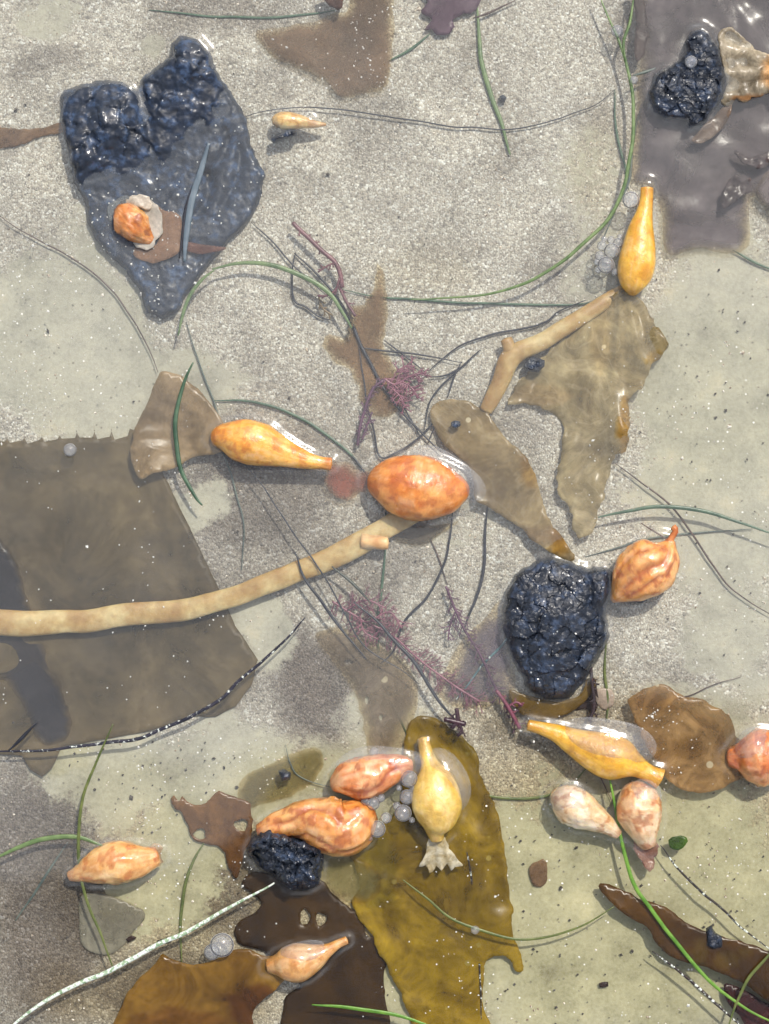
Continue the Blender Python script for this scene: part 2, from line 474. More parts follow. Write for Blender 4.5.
def ellipse(cx, cy, rx, ry, n=14, seed=0, jit=.12):
    a = np.linspace(0, 2 * math.pi, n, endpoint=False)
    k = 1 + jit * np.sin(a * 3 + seed) + jit * .6 * np.sin(a * 5 + seed * 2.3)
    return np.stack([cx + rx * k * np.cos(a), cy + ry * k * np.sin(a)], 1)

def blade(name, poly, z, mat, parent=None, und=1.0, useed=None, thick=.16, ctrl=None, holes=(), spacing=4.5, jit=.8, jscale=9, ridges=None,
          zones=(), smooth=True, useedscale=34.0, step=3.0, edge_curl=0.0, fade=0.0):
    seed = useed if useed is not None else int(abs(poly[0][0]) + abs(poly[0][1]))
    pl = refine(poly, step, jit, seed, jscale, smooth)
    hs = [refine(h, 2.5, 0, 0) for h in holes]
    v, f = triangulate(pl, spacing, hs)
    x, y = v[:, 0], v[:, 1]
    zz = np.full(len(x), float(z))
    if ctrl:
        w = np.zeros(len(x)); s = np.zeros(len(x))
        for cx, cy, cz in ctrl:
            k = 1 / (((x - cx) ** 2 + (y - cy) ** 2) + 60) ** 1.3; w += k; s += k * cz
        zz = s / w
    zz = zz + und * fbm(x / useedscale, y / useedscale, 2.2, seed, 2)
    d = dist_poly(pl, x, y)
    if edge_curl: zz = zz + edge_curl * np.exp(-d / 5.0) * vnoise(x / 14, y / 14, 4.4, seed + 2)
    if ridges:
        ox, oy, amp, freq = ridges            # folds that fan out from (ox, oy)
        ang = np.arctan2(y - oy, x - ox); rr = np.hypot(x - ox, y - oy)
        zz = zz + amp * np.sin(ang * freq + 2 * vnoise(x / 25, y / 25, 0, seed)) * sstep(5, 40, rr)
    zz = zz * MM
    th = thick * MM * np.ones(len(x))
    V, F = solid(v, f, zz + th / 2, zz - th / 2)
    o = link_mesh(name, V, F, mat, parent)
    tone = np.ones((len(x), 3))
    for (cx, cy, rx, ry, col) in zones:
        q = ((x - cx) / rx) ** 2 + ((y - cy) / ry) ** 2 + .5 * fbm(x / 12, y / 12, 6, seed + 8, 3)
        k = (1 - sstep(.55, 1.25, q))[:, None]
        tone = tone * (1 - k) + np.array(col) * k * tone
    al = np.ones(len(x)) if not fade else .12 + .88 * sstep(0, fade, d + fade * .5 * fbm(x / 11, y / 11, 0, seed + 21, 3))
    add_col(o, 'tone', np.vstack([tone, tone]), np.concatenate([al, al]))
    return o

def white_tone(o): add_col(o, 'tone', np.ones((len(o.data.vertices), 3)))

MENISCUS = []      # (x, y, r) circles that pierce the water
ROCKS = []         # outlines that pierce the water

def float_bulb(name, pts, parent, palette, seed=0, lump=.05, wrinkle=.03, nseg=56, creases=(), flat=.92, pierce=True, step=1.3, cap=True):
    """palette: base, second, blotch (photo-like sRGB albedo) ; creases: (theta, depth, width)"""
    def disp(t, th):
        d = lump * fbm(np.cos(th) * 1.3 + 4, np.sin(th) * 1.3 + t * 3, t * 3.5, seed, 3)
        d = d + .7 * wrinkle * fbm(np.cos(th) * 3 + 4, np.sin(th) * 3, t * 6.0, seed + 4, 3)
        d = d + .35 * wrinkle * ridged(np.cos(th) * 5 + 4, np.sin(th) * 5, t * 12.0, seed + 14, 3)
        for (t0, dep, w) in creases:
            c = t0 + .5 * vnoise(t * 4, t * 0, 0, seed + 3)
            q = np.angle(np.exp(1j * (th - c)))
            d = d - dep * np.exp(-(q / w) ** 2) * sstep(.05, .3, t) * (1 - sstep(.75, .98, t))
        return d
    V, F, t, th = tube_arrays(pts, nseg, step, flat, disp=disp, nmin=26, cap=cap)
    o = link_mesh(name, V, F, M_FLOAT, parent)
    pal = [np.array(lin(*c)) ** np.array([1.0, 1.03, 1.12]) * q for c, q in zip(palette, (1, 1.05, .85))]
    X, Y, Z = V[:, 0] / S, V[:, 1] / S, V[:, 2] / S
    n1 = fbm(X / 16, Y / 16, Z / 16, seed + 11, 4); n2 = fbm(X / 9, Y / 9, Z / 9, seed + 31, 4)
    k1 = sstep(-.3, .4, n1)[:, None]; k2 = sstep(.12, .3, n2)[:, None]
    st = fbm(np.cos(th) * 6 + t * 2.0, np.sin(th) * 6, t * 2.2, seed + 70, 4); st2 = fbm(np.cos(th) * 15, np.sin(th) * 15, t * 5, seed + 80, 3)
    k1 = np.clip(.72 * k1 + .28 * sstep(-.25, .3, st)[:, None], 0, 1); k2 = k2 * .75 + .2 * sstep(.12, .4, st2)[:, None]
    c = pal[0] * (1 - k1) + pal[1] * k1
    k2 = np.clip(k2 * 1.15, 0, 1); kb = .45 + min(.35, wrinkle * 3); c = c * (1 - k2 * kb) + pal[2] * k2 * kb
    sc_ = sstep(.12, .36, -.5 * st2 + n2 * -.8)[:, None] * .4
    c = c * (1 - sc_) + (np.array(lin(236, 218, 186)) * .5 + c * .6) * sc_  # cream scuffs in the skin colour, doubling as whitish highlight patches
    en = (np.exp(-(t / .10) ** 2) + np.exp(-((1 - t) / .08) ** 2)) * sstep(-.3, .2, n1 + .4 * st)
    en = np.clip(en, 0, 1)[:, None] * .7
    c = c * (1 - en) + pal[2] * .8 * en
    for (t0, dep, w) in creases:
        q = np.angle(np.exp(1j * (th - t0 - .5 * vnoise(t * 4, t * 0, 0, seed + 3))))
        k = (np.exp(-(q / (w * .6)) ** 2) * sstep(.05, .3, t) * (1 - sstep(.75, .98, t)))[:, None] * .8
        c = c * (1 - k) + pal[2] * k
    add_col(o, 'skin', c)
    if pierce:
        cc, _ = catmull(pts, 24)
        for q in cc:
            if q[2] * MM + q[3] * S * flat > .0012: MENISCUS.append((q[0], q[1], q[3]))
    return o

def rock(name, poly, zb, h, rim, mat, lobes=(), seed=0, amp=1.6, fine=.7, spacing=2.2, parent=None, power=.5, grooves=(), pierce=True, sc=22.0, jit=1.0, grow=0.0, calm=1.0):
    c0 = np.mean(np.asarray(poly, float), 0); pa = np.asarray(poly, float) - c0
    pa = c0 + pa * (1 + grow / np.maximum(np.linalg.norm(pa, axis=1), 1))[:, None]
    pl = refine(pa, 2.0, jit, seed, 6, False)
    v, f = triangulate(pl, spacing)
    x, y = v[:, 0], v[:, 1]
    d = dist_poly(pl, x, y)
    prof = np.clip(d / rim, 0, 1); prof = (1 - (1 - prof) ** 2) ** power
    hh = np.full(len(x), float(h))
    for (cx, cy, r, a) in lobes: hh = hh + a * np.exp(-(((x - cx) ** 2 + (y - cy) ** 2) / r ** 2))
    for (x1, y1, x2, y2, w, a) in grooves:
        e = np.array([x2 - x1, y2 - y1]); l = (e ** 2).sum()
        t = np.clip(((x - x1) * e[0] + (y - y1) * e[1]) / l, 0, 1)
        bend = 6 * np.sin(t * math.pi)
        q = np.hypot(x - x1 - t * e[0] - bend, y - y1 - t * e[1]); hh = hh - a * np.exp(-(q / w) ** 2)
    z = zb + prof * hh
    wx, wy = x + 2 * fbm(x / 12, y / 12, 0, seed + 3, 2), y + 2 * fbm(x / 12, y / 12, 5, seed + 4, 2)
    nod = 1.5 * facet(wx / sc, wy / sc, seed) + .7 * facet(wx / sc * 2.4, wy / sc * 2.4, seed + 1) + .5 * fbm(x / sc, y / sc, 1.1, seed, 4)
    pit = np.exp(-(worley(x / 8, y / 8, seed + 9) / .28) ** 2) * (vnoise(x / 30, y / 30, 0, seed + 12) > -.1)
    rm = np.ones(len(x))
    if calm < 1:
        rm = np.full(len(x), calm)
        for (cx, cy, r, a) in lobes: rm = np.maximum(rm, calm + (1 - calm) * np.exp(-(((x - cx) ** 2 + (y - cy) ** 2) / (r * 1.1) ** 2) ** 2) * min(1, a / 8))
    z = z + prof ** .5 * rm * (amp * nod - .5 * pit + fine * fbm(x / 4, y / 4, 3.1, seed + 7, 3))
    V, F = solid(v, f, z * MM, np.full(len(x), (zb - 1.0) * MM))
    # knobbly sideways displacement too
    q = V / S / 7.0
    k = np.concatenate([prof ** .4, np.zeros(len(x))])[:, None]
    dv = np.stack([fbm(q[:, 0], q[:, 1], q[:, 2], seed + s_, 3) for s_ in (50, 60, 70)], 1)
    V = V + dv * fine * 1.3 * MM * k
    if pierce: ROCKS.append(pl)
    return link_mesh(name, V, F, mat, parent, smooth=calm < 1)

# ------------------------------------------------------------------ WORLD, SUN, CAMERA
SUN_EL, SUN_AZ = math.radians(54), math.radians(28)     # azimuth clockwise from the top of the photo
w = bpy.data.worlds.new('World'); scene.world = w; w.use_nodes = True
wn = w.node_tree; wn.nodes.clear()
sky = wn.nodes.new('ShaderNodeTexSky'); sky.sky_type = 'NISHITA'; sky.sun_disc = False
sky.sun_elevation = SUN_EL; sky.sun_rotation = SUN_AZ; sky.dust_density = 3.0; sky.air_density = 1.0
bg = wn.nodes.new('ShaderNodeBackground'); bg.inputs[1].default_value = .15
wo = wn.nodes.new('ShaderNodeOutputWorld')
tcw = wn.nodes.new('ShaderNodeTexCoord')
cn = noise(wn, tcw.outputs['Generated'], 2.6, 6, .6, .4)
cloud = ramp(wn, cn, [(.44, 0), (.6, 1)])
wn.links.new(mixc(wn, math_(wn, 'MULTIPLY', cloud, .6), sky.outputs[0], (6.6, 6.3, 5.9)), bg.inputs[0]); wn.links.new(bg.outputs[0], wo.inputs[0])
sl = bpy.data.lights.new('sun', 'SUN'); sl.energy = 3.3; sl.angle = math.radians(1.5); sl.color = (1, .95, .87)
so = bpy.data.objects.new('sun', sl); COL.objects.link(so)
sd = Vector((math.sin(SUN_AZ) * math.cos(SUN_EL), math.cos(SUN_AZ) * math.cos(SUN_EL), math.sin(SUN_EL)))
so.rotation_euler = sd.to_track_quat('Z', 'Y').to_euler(); so.location = sd * 2
cd = bpy.data.cameras.new('camera'); cam = bpy.data.objects.new('camera', cd); COL.objects.link(cam)
cam.location = (0, 0, H); cd.sensor_fit = 'VERTICAL'; cd.angle = 2 * math.atan(512 * S / H)
cd.clip_start = .01; cd.clip_end = 2000
scene.camera = cam
scene.view_settings.view_transform = 'Standard'; scene.view_settings.look = 'None'; scene.view_settings.gamma = 1
scene.view_settings.exposure = 0.08
scene.render.engine = 'CYCLES'
scene.cycles.transparent_max_bounces = 24; scene.cycles.max_bounces = 4; scene.cycles.diffuse_bounces = 2; scene.cycles.glossy_bounces = 2; scene.cycles.transmission_bounces = 2
scene.cycles.caustics_reflective = False; scene.cycles.caustics_refractive = False
scene.cycles.use_denoising = True; scene.cycles.use_adaptive_sampling = True; scene.cycles.adaptive_threshold = .035; scene.cycles.adaptive_min_samples = 24

# ------------------------------------------------------------------ PALETTES & STRAND MATERIALS
G_GREEN = mat_strand((76, 100, 58), (112, 132, 84)); G_DEEP = mat_strand((46, 74, 54), (76, 102, 78)); G_OLIVE = mat_strand((72, 84, 38), (104, 112, 58))
G_BRIGHT = mat_strand((70, 115, 30), (110, 150, 55))
G_DARK = mat_strand((30, 32, 40), (52, 54, 62)); G_BROWN = mat_strand((62, 48, 44), (92, 74, 66)); G_GREY = mat_strand((70, 82, 78), (100, 110, 100))
G_SPECK = mat_strand((120, 150, 110), (160, 180, 150), .8); G_DSPECK = mat_strand((28, 28, 40), (48, 46, 58), .25); G_BSPECK = mat_strand((34, 26, 24), (52, 40, 34), .35)
G_RED = mat_strand((92, 40, 58), (128, 66, 84)); G_PURP = mat_strand((70, 42, 62), (104, 70, 90)); G_STIPE = None

def mat_stipe():
    m, nt, nodes, L = new_mat('stipe_skin')
    p = geo_pos(nt)
    n1 = noise(nt, p, 45, 5, .6); n2 = noise(nt, p, 300, 4)
    c = ramp(nt, n1, [(.3, lin(142, 104, 56)), (.48, lin(176, 146, 92)), (.62, lin(200, 180, 130)), (.75, lin(160, 118, 70))])
    c = mixc(nt, .3, c, mixc(nt, 1.0, c, ramp(nt, n2, [(.3, (.55, .5, .45)), (.7, (1.3, 1.3, 1.3))]), 'MULTIPLY'))
    finish(nt, princ(nt, c, .4, bump(nt, n2, .4, .0008), Subsurface_Weight=.2, Subsurface_Radius=(.004, .002, .001), Subsurface_Scale=1.0)); return m
M_STIPE = mat_stipe()

def strand(name, pts, mat, label, cat, group=None, w=1.5, z=-1, flat=.5, wob=1.0, wtip=.35, zs=None, parent=None, seed=None):
    n = len(pts); P4 = []
    for i, q in enumerate(pts):
        t = i / (n - 1)
        zz = q[2] if len(q) > 2 else z
        ww = w * (1 - (1 - wtip) * abs(2 * t - 1) ** 2.2)
        P4.append((q[0], q[1], zz, ww))
    V, F, *_ = tube_arrays(P4, 8, 2.5, flat, wob, seed if seed is not None else int(pts[0][0] * 3 + pts[0][1]))
    o = link_mesh(name, V, F, mat, parent)
    if parent is None: tag(o, label, cat, group)
    return o

# ================================================================== TAR LUMPS
M_TAR = mat_tar('tar_skin', (1.3, 1.45, 1.7), rough=.42); M_TAR2 = mat_tar('tar_skin_veined', (1.5, 1.9, 2.4), 380, .5)
big = [(60.6, 98.7), (63.6, 90), (83, 83), (107, 79), (122, 82), (136, 90), (141, 79), (156, 67), (172, 56), (171, 43), (180, 36), (198, 39), (210, 53), (218, 73), (232, 93), (247, 120), (250, 141), (265, 176),
       (259, 205), (250, 220), (232, 238), (215, 259), (204, 271), (189, 292), (177, 313), (162, 319), (147, 312), (139, 289), (126, 271), (95, 241), (88, 220), (85, 201), (74, 183), (68, 150), (61, 123)]
o = rock('tar_lump', big, -9, 6.6, 6, M_TAR2, lobes=[(98, 120, 44, 9), (118, 105, 22, 3), (190, 60, 32, 8), (165, 92, 34, 5), (75, 160, 20, 5), (150, 150, 22, 4), (205, 115, 30, 3), (95, 150, 26, 3)],
         grooves=[(228, 130, 208, 175, 5, 3.5), (208, 175, 196, 215, 6, 4), (240, 150, 222, 205, 5, 2.5), (138, 92, 150, 170, 7, 3), (180, 150, 160, 200, 6, 1.5)], seed=3, amp=2.6, fine=.55, spacing=2.0, sc=32, pierce=False, calm=.22)
tag(o, 'largest heart-shaped blue-black tar lump lying half under water', 'tar lump', 'tar lumps')
ROCKS.append(np.array([(60, 98), (83, 83), (107, 79), (130, 88), (140, 110), (128, 150), (110, 175), (85, 180), (68, 150)], float))
ROCKS.append(np.array([(150, 75), (172, 56), (171, 43), (180, 36), (198, 39), (210, 53), (214, 73), (195, 85), (165, 92)], float))

mid = [(555, 559), (539, 561), (520, 574), (509, 590), (505, 608), (506, 625), (510, 645), (517, 664), (531, 688), (547, 697), (569, 695), (581, 682), (594, 661), (607, 637), (605, 623), (603, 609), (610, 593), (610, 574), (602, 568), (586, 571), (574, 566)]
o = rock('tar_lump', mid, -9, 13, 9, M_TAR, lobes=[(548, 610, 36, 9), (597, 590, 16, 3), (550, 655, 28, 5)], grooves=[(583, 572, 588, 606, 3, 2)], seed=12, amp=1.7, fine=.45, spacing=1.5, sc=34, grow=3)
tag(o, 'rounded glossy black tar lump standing out of the water beside a peach onion-shaped float', 'tar lump', 'tar lumps')
tr_ = [(690, 34), (700, 30), (710, 37), (719, 54), (722, 74), (721, 93), (713, 108), (703, 123), (690, 126), (683, 118), (666, 119), (654, 106), (650, 91), (658, 74), (676, 64), (686, 56), (685, 44)]
o = rock('tar_lump', tr_, -9, 13, 6, M_TAR, lobes=[(702, 60, 18, 4), (670, 92, 20, 3), (705, 95, 18, 3)], grooves=[(676, 121, 688, 119, 3, 2)], seed=21, amp=1.3, fine=.55, spacing=1.5, sc=18, grow=2.5)
tag(o, 'knobbly pear-shaped tar lump at the left edge of a wrinkled fan-shaped blade', 'tar lump', 'tar lumps')
sm = [(251, 845), (259, 834), (271, 828), (287, 835), (302, 839), (323, 848), (321, 864), (318, 882), (302, 888), (287, 885), (277, 874), (262, 867), (252, 857)]
o = rock('tar_lump', sm, -5, 16, 12, M_TAR, lobes=[(275, 850, 12, 2)], seed=33, amp=2.6, fine=.8, spacing=1.4, sc=14, jit=1.6, grow=2.5)
tag(o, 'small crumbly black tar lump pressed against a bruised orange float', 'tar lump', 'tar lumps')
for nm, poly, z, h, lab in [
    ('tar_scrap', [(270, 139), (280, 133), (289, 128), (297, 130), (297, 136), (285, 139), (274, 144)], -4, 5, 'black tar scrap stuck under the tiny beige float'),
    ('tar_scrap', [(525, 362), (530, 357), (538, 358), (545, 360), (544, 367), (538, 372), (529, 371), (524, 367)], -2.5, 2.6, 'dark tar scrap on the pale forked stipe bend'),
    ('tar_scrap', [(451, 422), (455, 420), (460, 421), (461, 426), (456, 428), (451, 426)], -1.2, 1.6, 'tiny dark tar scrap near the upper end of the tan torn blade'),
    ('tar_scrap', [(706, 928), (711, 925), (716, 933), (723, 937), (722, 947), (713, 950), (707, 945)], -2.2, 3.4, 'black tar scrap sitting on the long dark brown pointed blade'),
    ('tar_scrap', [(499, 97), (503, 95), (507, 98), (505, 102), (500, 101)], -7.5, 3.0, 'isolated tar fleck on bare sand right of the green blade'),
    ('tar_scrap', [(278, 771), (284, 769), (291, 773), (290, 780), (282, 781)], -3, 4, 'tar scrap above the bruised orange float'),
    ('tar_scrap', [(634, 598), (642, 597), (648, 600), (642, 603), (634, 602)], -5, 3, 'thin tar scrap beneath the peach onion-shaped float'),
]:
    o = rock(nm, poly, z, h, 4, M_TAR, seed=int(poly[0][0]), amp=.5, fine=.5, spacing=1.5, pierce=False, sc=6, jit=.5)
    tag(o, lab, 'tar scrap', 'small scraps of tar')

# ================================================================== KELP FLOATS
GF = 'kelp floats with gas bulbs'
def membrane(parent, cx, cy, rx, ry, rot, z, hz, seed=0):
    """thin wet skin bulging over a float: a shallow shell"""
    n, r = 40, 10; V = []; F = []
    for i in range(r + 1):
        q = i / r
        for j in range(n):
            a = 2 * math.pi * j / n
            k = 1 + .10 * math.sin(2 * a + seed) + .05 * math.sin(3 * a + seed * 2)
            x, y = rx * k * q * math.cos(a), ry * k * q * math.sin(a)
            c, s = math.cos(rot), math.sin(rot)
            V.append(P(cx + x * c - y * s, cy + x * s + y * c, (z + hz * math.sqrt(max(0, 1 - q * q))) * MM))
    for i in range(r):
        for j in range(n):
            F.append([i * n + j, (i + 1) * n + j, (i + 1) * n + (j + 1) % n, i * n + (j + 1) % n] if i else [j, n + j, n + (j + 1) % n])
    F = [list(dict.fromkeys(f)) for f in F]
    # collapse the centre ring to a single point
    V = np.array(V); V[:n] = V[0]
    b = [c for c in parent.children if c.name.startswith('bulb')]
    return link_mesh('membrane', V, F, M_FILM, b[0] if b else parent)

# left elongated float with its fan blade
t = thing('kelp_float', 262, 445, 0, 'elongated amber float with a fan-shaped beige blade on its left', 'kelp float', GF)
float_bulb('bulb', [(214, 438, -2, 8), (224, 437, 0, 14), (240, 440, 1, 21), (258, 444, 1.5, 22), (275, 450, 1.5, 17), (292, 456, 1.5, 12), (310, 461, 1.5, 8), (322, 463, 1.5, 6.2), (331, 464, 1.5, 6.4)], t,
           [(222, 152, 40), (234, 184, 98), (204, 104, 40)], 5, .05, .05)
FAN = [(221, 419), (203, 394), (189, 382), (174, 373), (162, 372), (154, 387), (145, 408), (135, 428), (131, 448), (132, 465), (140, 479), (152, 474), (176, 467), (193, 458), (220, 452), (228, 436)]
blade('blade', FAN, -1.5, mat_blade((136, 112, 74), (172, 148, 112), .84, 46), t, und=.9, ctrl=[(218, 436, -2), (140, 470, -1.5), (160, 380, -2), (180, 425, -5)], ridges=(240, 436, .35, 26), edge_curl=1.6)
# central round orange float
t = thing('kelp_float', 420, 488, 0, 'plump round orange float with a blurred reddish stub, in the middle', 'kelp float', GF)
float_bulb('bulb', [(371, 480, -3, 8), (377, 481, -1, 17), (391, 483, 1, 27), (411, 487, 2, 32.5), (431, 489, 2, 31.5), (450, 490, 2, 24), (462, 489, 2, 14), (468, 488, 1, 5)], t,
           [(210, 124, 40), (222, 156, 88), (186, 92, 26)], 9, .035, .07, flat=.8)
blade('blade', [(376, 472), (360, 470), (346, 463), (331, 463), (325, 474), (327, 488), (336, 498), (350, 501), (361, 494), (376, 489)], -4.5, mat_blade((134, 76, 62), (170, 110, 92), .62, 80), t, und=.6, fade=9, spacing=3, jit=1.5, jscale=5)
membrane(t, 445, 475, 40, 24, .45, -1, 9, 1)
# yellow club
t = thing('kelp_float', 638, 250, 0, 'smooth golden club-shaped float standing neck up beside a bubble cluster', 'kelp float', GF)
float_bulb('bulb', [(647, 188, 4, 6.5), (646.5, 198, 4, 6.6), (644.5, 212, 4, 8.3), (641, 228, 3.5, 12.5), (639, 246, 3, 16.5), (637, 262, 3, 18.5), (635, 274, 2.5, 17.8), (633.5, 284, 2, 14), (633, 291, 1, 8), (633, 295, 0, 3)], t,
           [(222, 164, 30), (238, 188, 78), (206, 134, 20)], 14, .015, .012)
BIGB = [(617, 292), (638, 295), (654, 322), (667, 347), (654, 365), (644, 384), (631, 400), (630, 426), (625, 449), (612, 462), (607, 485), (599, 511), (592, 534), (576, 535), (571, 511), (557, 488), (560, 459), (563, 430), (560, 420),
        (540, 407), (524, 404), (508, 404), (518, 381), (544, 355), (570, 332), (592, 309)]
blade('blade', BIGB, -2.5, mat_blade((136, 118, 78), (188, 172, 132), .7, 42, .04, vein=.4), t, und=2.0, useedscale=26, ctrl=[(630, 292, -2), (660, 345, -.6), (628, 430, -.6), (585, 530, -5), (560, 420, -7), (540, 370, -7.5), (600, 380, -4)],
      ridges=(625, 270, .9, 24), edge_curl=3.5, zones=[(625, 425, 8, 28, (1.15, .85, .3)), (655, 358, 10, 9, (1.15, .95, .45)), (540, 395, 30, 12, (1.1, 1.02, .95)), (600, 335, 10, 40, (1.15, 1.1, 1.0))], jit=2.0, jscale=7, spacing=3.4)
# onion
t = thing('kelp_float', 645, 570, 0, 'peach onion-shaped float with split skin touching the rounded tar lump', 'kelp float', GF)
float_bulb('bulb', [(612, 601, -1, 2.5), (619, 594, 0, 11), (629, 584, 1, 22), (641, 573, 2, 28), (654, 562, 2, 27.5), (664, 553, 2, 19), (669, 545, 2, 8), (671, 540, 2, 4.5)], t,
           [(216, 148, 74), (224, 168, 112), (180, 88, 44)], 18, .05, .10, creases=[(1.5, .24, .2), (1.0, .12, .12), (2.3, .08, .1)])
strand('neck', [(670, 543, 3), (673, 537, 3), (676, 531, 3.5), (673, 527, 3.5)], mat_strand((170, 88, 44), (210, 140, 84)), None, None, w=3.2, parent=t, flat=.8, wtip=1.1)
strand('thread', [(668, 541, 2), (655, 532, 1), (640, 522, 0)], G_BROWN, None, None, w=1.0, parent=t)
# yellow flask with a neck left
t = thing('kelp_float', 607, 756, 0, 'yellow flask-shaped float with long neck pointing left under a clear skin', 'kelp float', GF)
float_bulb('bulb', [(528, 725, 2, 5.5), (540, 728, 2, 6.4), (556, 733, 2, 9), (574, 742, 2, 14), (592, 750, 2, 19.5), (608, 756, 2, 22.5), (622, 760, 2, 20.5), (634, 765, 1, 13), (643, 770, 0, 9.5), (652, 775, 0, 9), (660, 779, 0, 11)], t,
           [(216, 160, 24), (230, 182, 60), (196, 136, 16)], 23, .02, .02)
membrane(t, 610, 742, 44, 26, .28, 1, 14, 2)
# the pale pair
t = thing('kelp_float', 583, 812, 0, 'bleached cream float tapering to the lower right, left one of the pale pair', 'kelp float', GF)
float_bulb('bulb', [(551, 797, 0, 5), (556, 798, 0, 12), (568, 803, 1, 19), (582, 811, 1, 18.5), (596, 819, 1, 13), (609, 827, 0, 9), (619, 835, 0, 5)], t,
           [(214, 184, 146), (232, 218, 196), (186, 122, 66)], 27, .07, .12)
membrane(t, 571, 801, 22, 17, .6, 1, 10, 4)
t = thing('kelp_float', 640, 814, 0, 'bleached cream and orange float with a ragged pinkish tail, right one of the pale pair', 'kelp float', GF)
float_bulb('bulb', [(637, 782, 0, 6), (637, 788, 0, 15), (638, 800, 1, 21.5), (640, 814, 1, 22.5), (643, 827, 1, 18), (646, 838, 0, 12), (649, 846, -1, 8)], t,
           [(214, 164, 112), (232, 210, 182), (184, 106, 50)], 31, .06, .12)
membrane(t, 643, 803, 20, 24, .2, 1, 10, 5)
blade('tail', [(634, 836), (645, 842), (656, 840), (659, 850), (655, 860), (652, 868), (646, 872), (642, 862), (635, 852)], -1, mat_blade((150, 92, 76), (206, 172, 156), .85, 120), t, und=1.5, jit=2.2, jscale=5, spacing=2.5, useedscale=10)
# right edge float with brown blade
t = thing('kelp_float', 762, 757, 0, 'orange-red float cut by the right edge with a broad translucent brown blade', 'kelp float', GF)
float_bulb('bulb', [(728, 757, -1, 8), (738, 757, 0, 14), (750, 757, 1, 25), (765, 757, 1.5, 28.5), (780, 757, 1, 22), (792, 757, 0, 10)], t,
           [(208, 116, 56), (220, 156, 104), (184, 88, 40)], 37, .08, .12)
membrane(t, 758, 750, 24, 22, 0, 1, 13, 6)
blade('blade', [(627, 700), (640, 690), (651, 687), (662, 684), (671, 687), (685, 697), (700, 699), (712, 705), (724, 712), (732, 721), (738, 738), (756, 746), (756, 772), (738, 780), (725, 788), (705, 793), (678, 788), (664, 776), (658, 764), (644, 741), (634, 717)],
      -2, mat_blade((126, 92, 46), (188, 152, 102), .7, 52, .10), t, und=1.0, ctrl=[(735, 757, -.5), (640, 700, -2), (700, 740, -1), (680, 780, -3)], edge_curl=1.4, jit=1.4, zones=[(690, 748, 16, 14, (.72, .66, .5)), (660, 700, 40, 14, (.86, .78, .62))])
# yellow ball float with frilled tail
t = thing('kelp_float', 436, 804, 0, 'pale yellow ball-shaped float with upright neck and frilled white tail', 'kelp float', GF)
float_bulb('bulb', [(423, 738, -2, 6), (426, 752, -1, 7), (430, 765, 0, 10), (433, 776, 1, 18), (435.5, 792, 2, 24), (437, 808, 2, 25), (437, 822, 2, 19), (436, 832, 1, 10), (437, 840, 0, 6.5)], t,
           [(214, 176, 84), (226, 196, 116), (200, 152, 60)], 41, .02, .03)
blade('tail', [(431, 836), (443, 836), (450, 848), (456, 858), (462, 866), (455, 867), (450, 871), (446, 863), (441, 872), (436, 866), (430, 873), (426, 866), (420, 868), (424, 855)], -.5, mat_blade((186, 166, 116), (222, 216, 200), .8, 120), t,
      und=1.6, jit=1.2, jscale=5, spacing=2.5, useedscale=9, ridges=(437, 820, .6, 30))
membrane(t, 447, 782, 22, 34, -.5, -.5, 9, 3)
# bruised floats over the small tar lump
t = thing('kelp_float', 371, 776, 0, 'mottled pink and rust float, upper of the two joined by bubbles', 'kelp float', GF)
float_bulb('bulb', [(412, 765, 0, 6), (401, 766, 1, 12), (386, 771, 2, 17), (368, 777, 2, 21.5), (350, 780, 2, 19), (339, 784, 1, 12), (333, 788, 0, 5)], t,
           [(208, 122, 62), (224, 176, 132), (172, 80, 36)], 45, .08, .14, creases=[(1.9, .1, .25)])
membrane(t, 380, 768, 44, 24, -.15, -.5, 9, 7)
t = thing('kelp_float', 328, 824, 0, 'bruised orange float folded into two lobes behind the small crumbly tar lump', 'kelp float', GF)
float_bulb('bulb', [(374, 812, 0, 8), (364, 817, 1, 19), (347, 826, 2, 27), (326, 825, 2, 28), (306, 820, 1.5, 21), (290, 822, 1, 16), (272, 828, 0, 13), (258, 831, -1, 7)], t,
           [(212, 140, 72), (222, 170, 112), (176, 90, 36)], 49, .07, .12, creases=[(1.15, .2, .2), (2.4, .06, .15)])
# left beige float
t = thing('kelp_float', 115, 863, 0, 'peach and rust float lying on silt near the left side beneath a green strand tip', 'kelp float', GF)
float_bulb('bulb', [(69, 876, -2, 5), (80, 873, -1, 9), (92, 869, 0, 15), (108, 864, 1, 20), (124, 862, 1, 21), (138, 861, 1, 17), (148, 859, 0, 13), (158, 856, -1, 9)], t,
           [(210, 152, 88), (222, 182, 130), (196, 112, 44)], 53, .06, .11)
blade('tail', [(150, 846), (158, 843), (163, 848), (160, 856), (163, 862), (157, 868), (150, 868)], -1, mat_blade((188, 150, 104), (216, 196, 160), .8, 120), t, und=.8, spacing=2.5, jit=1.0, jscale=4)
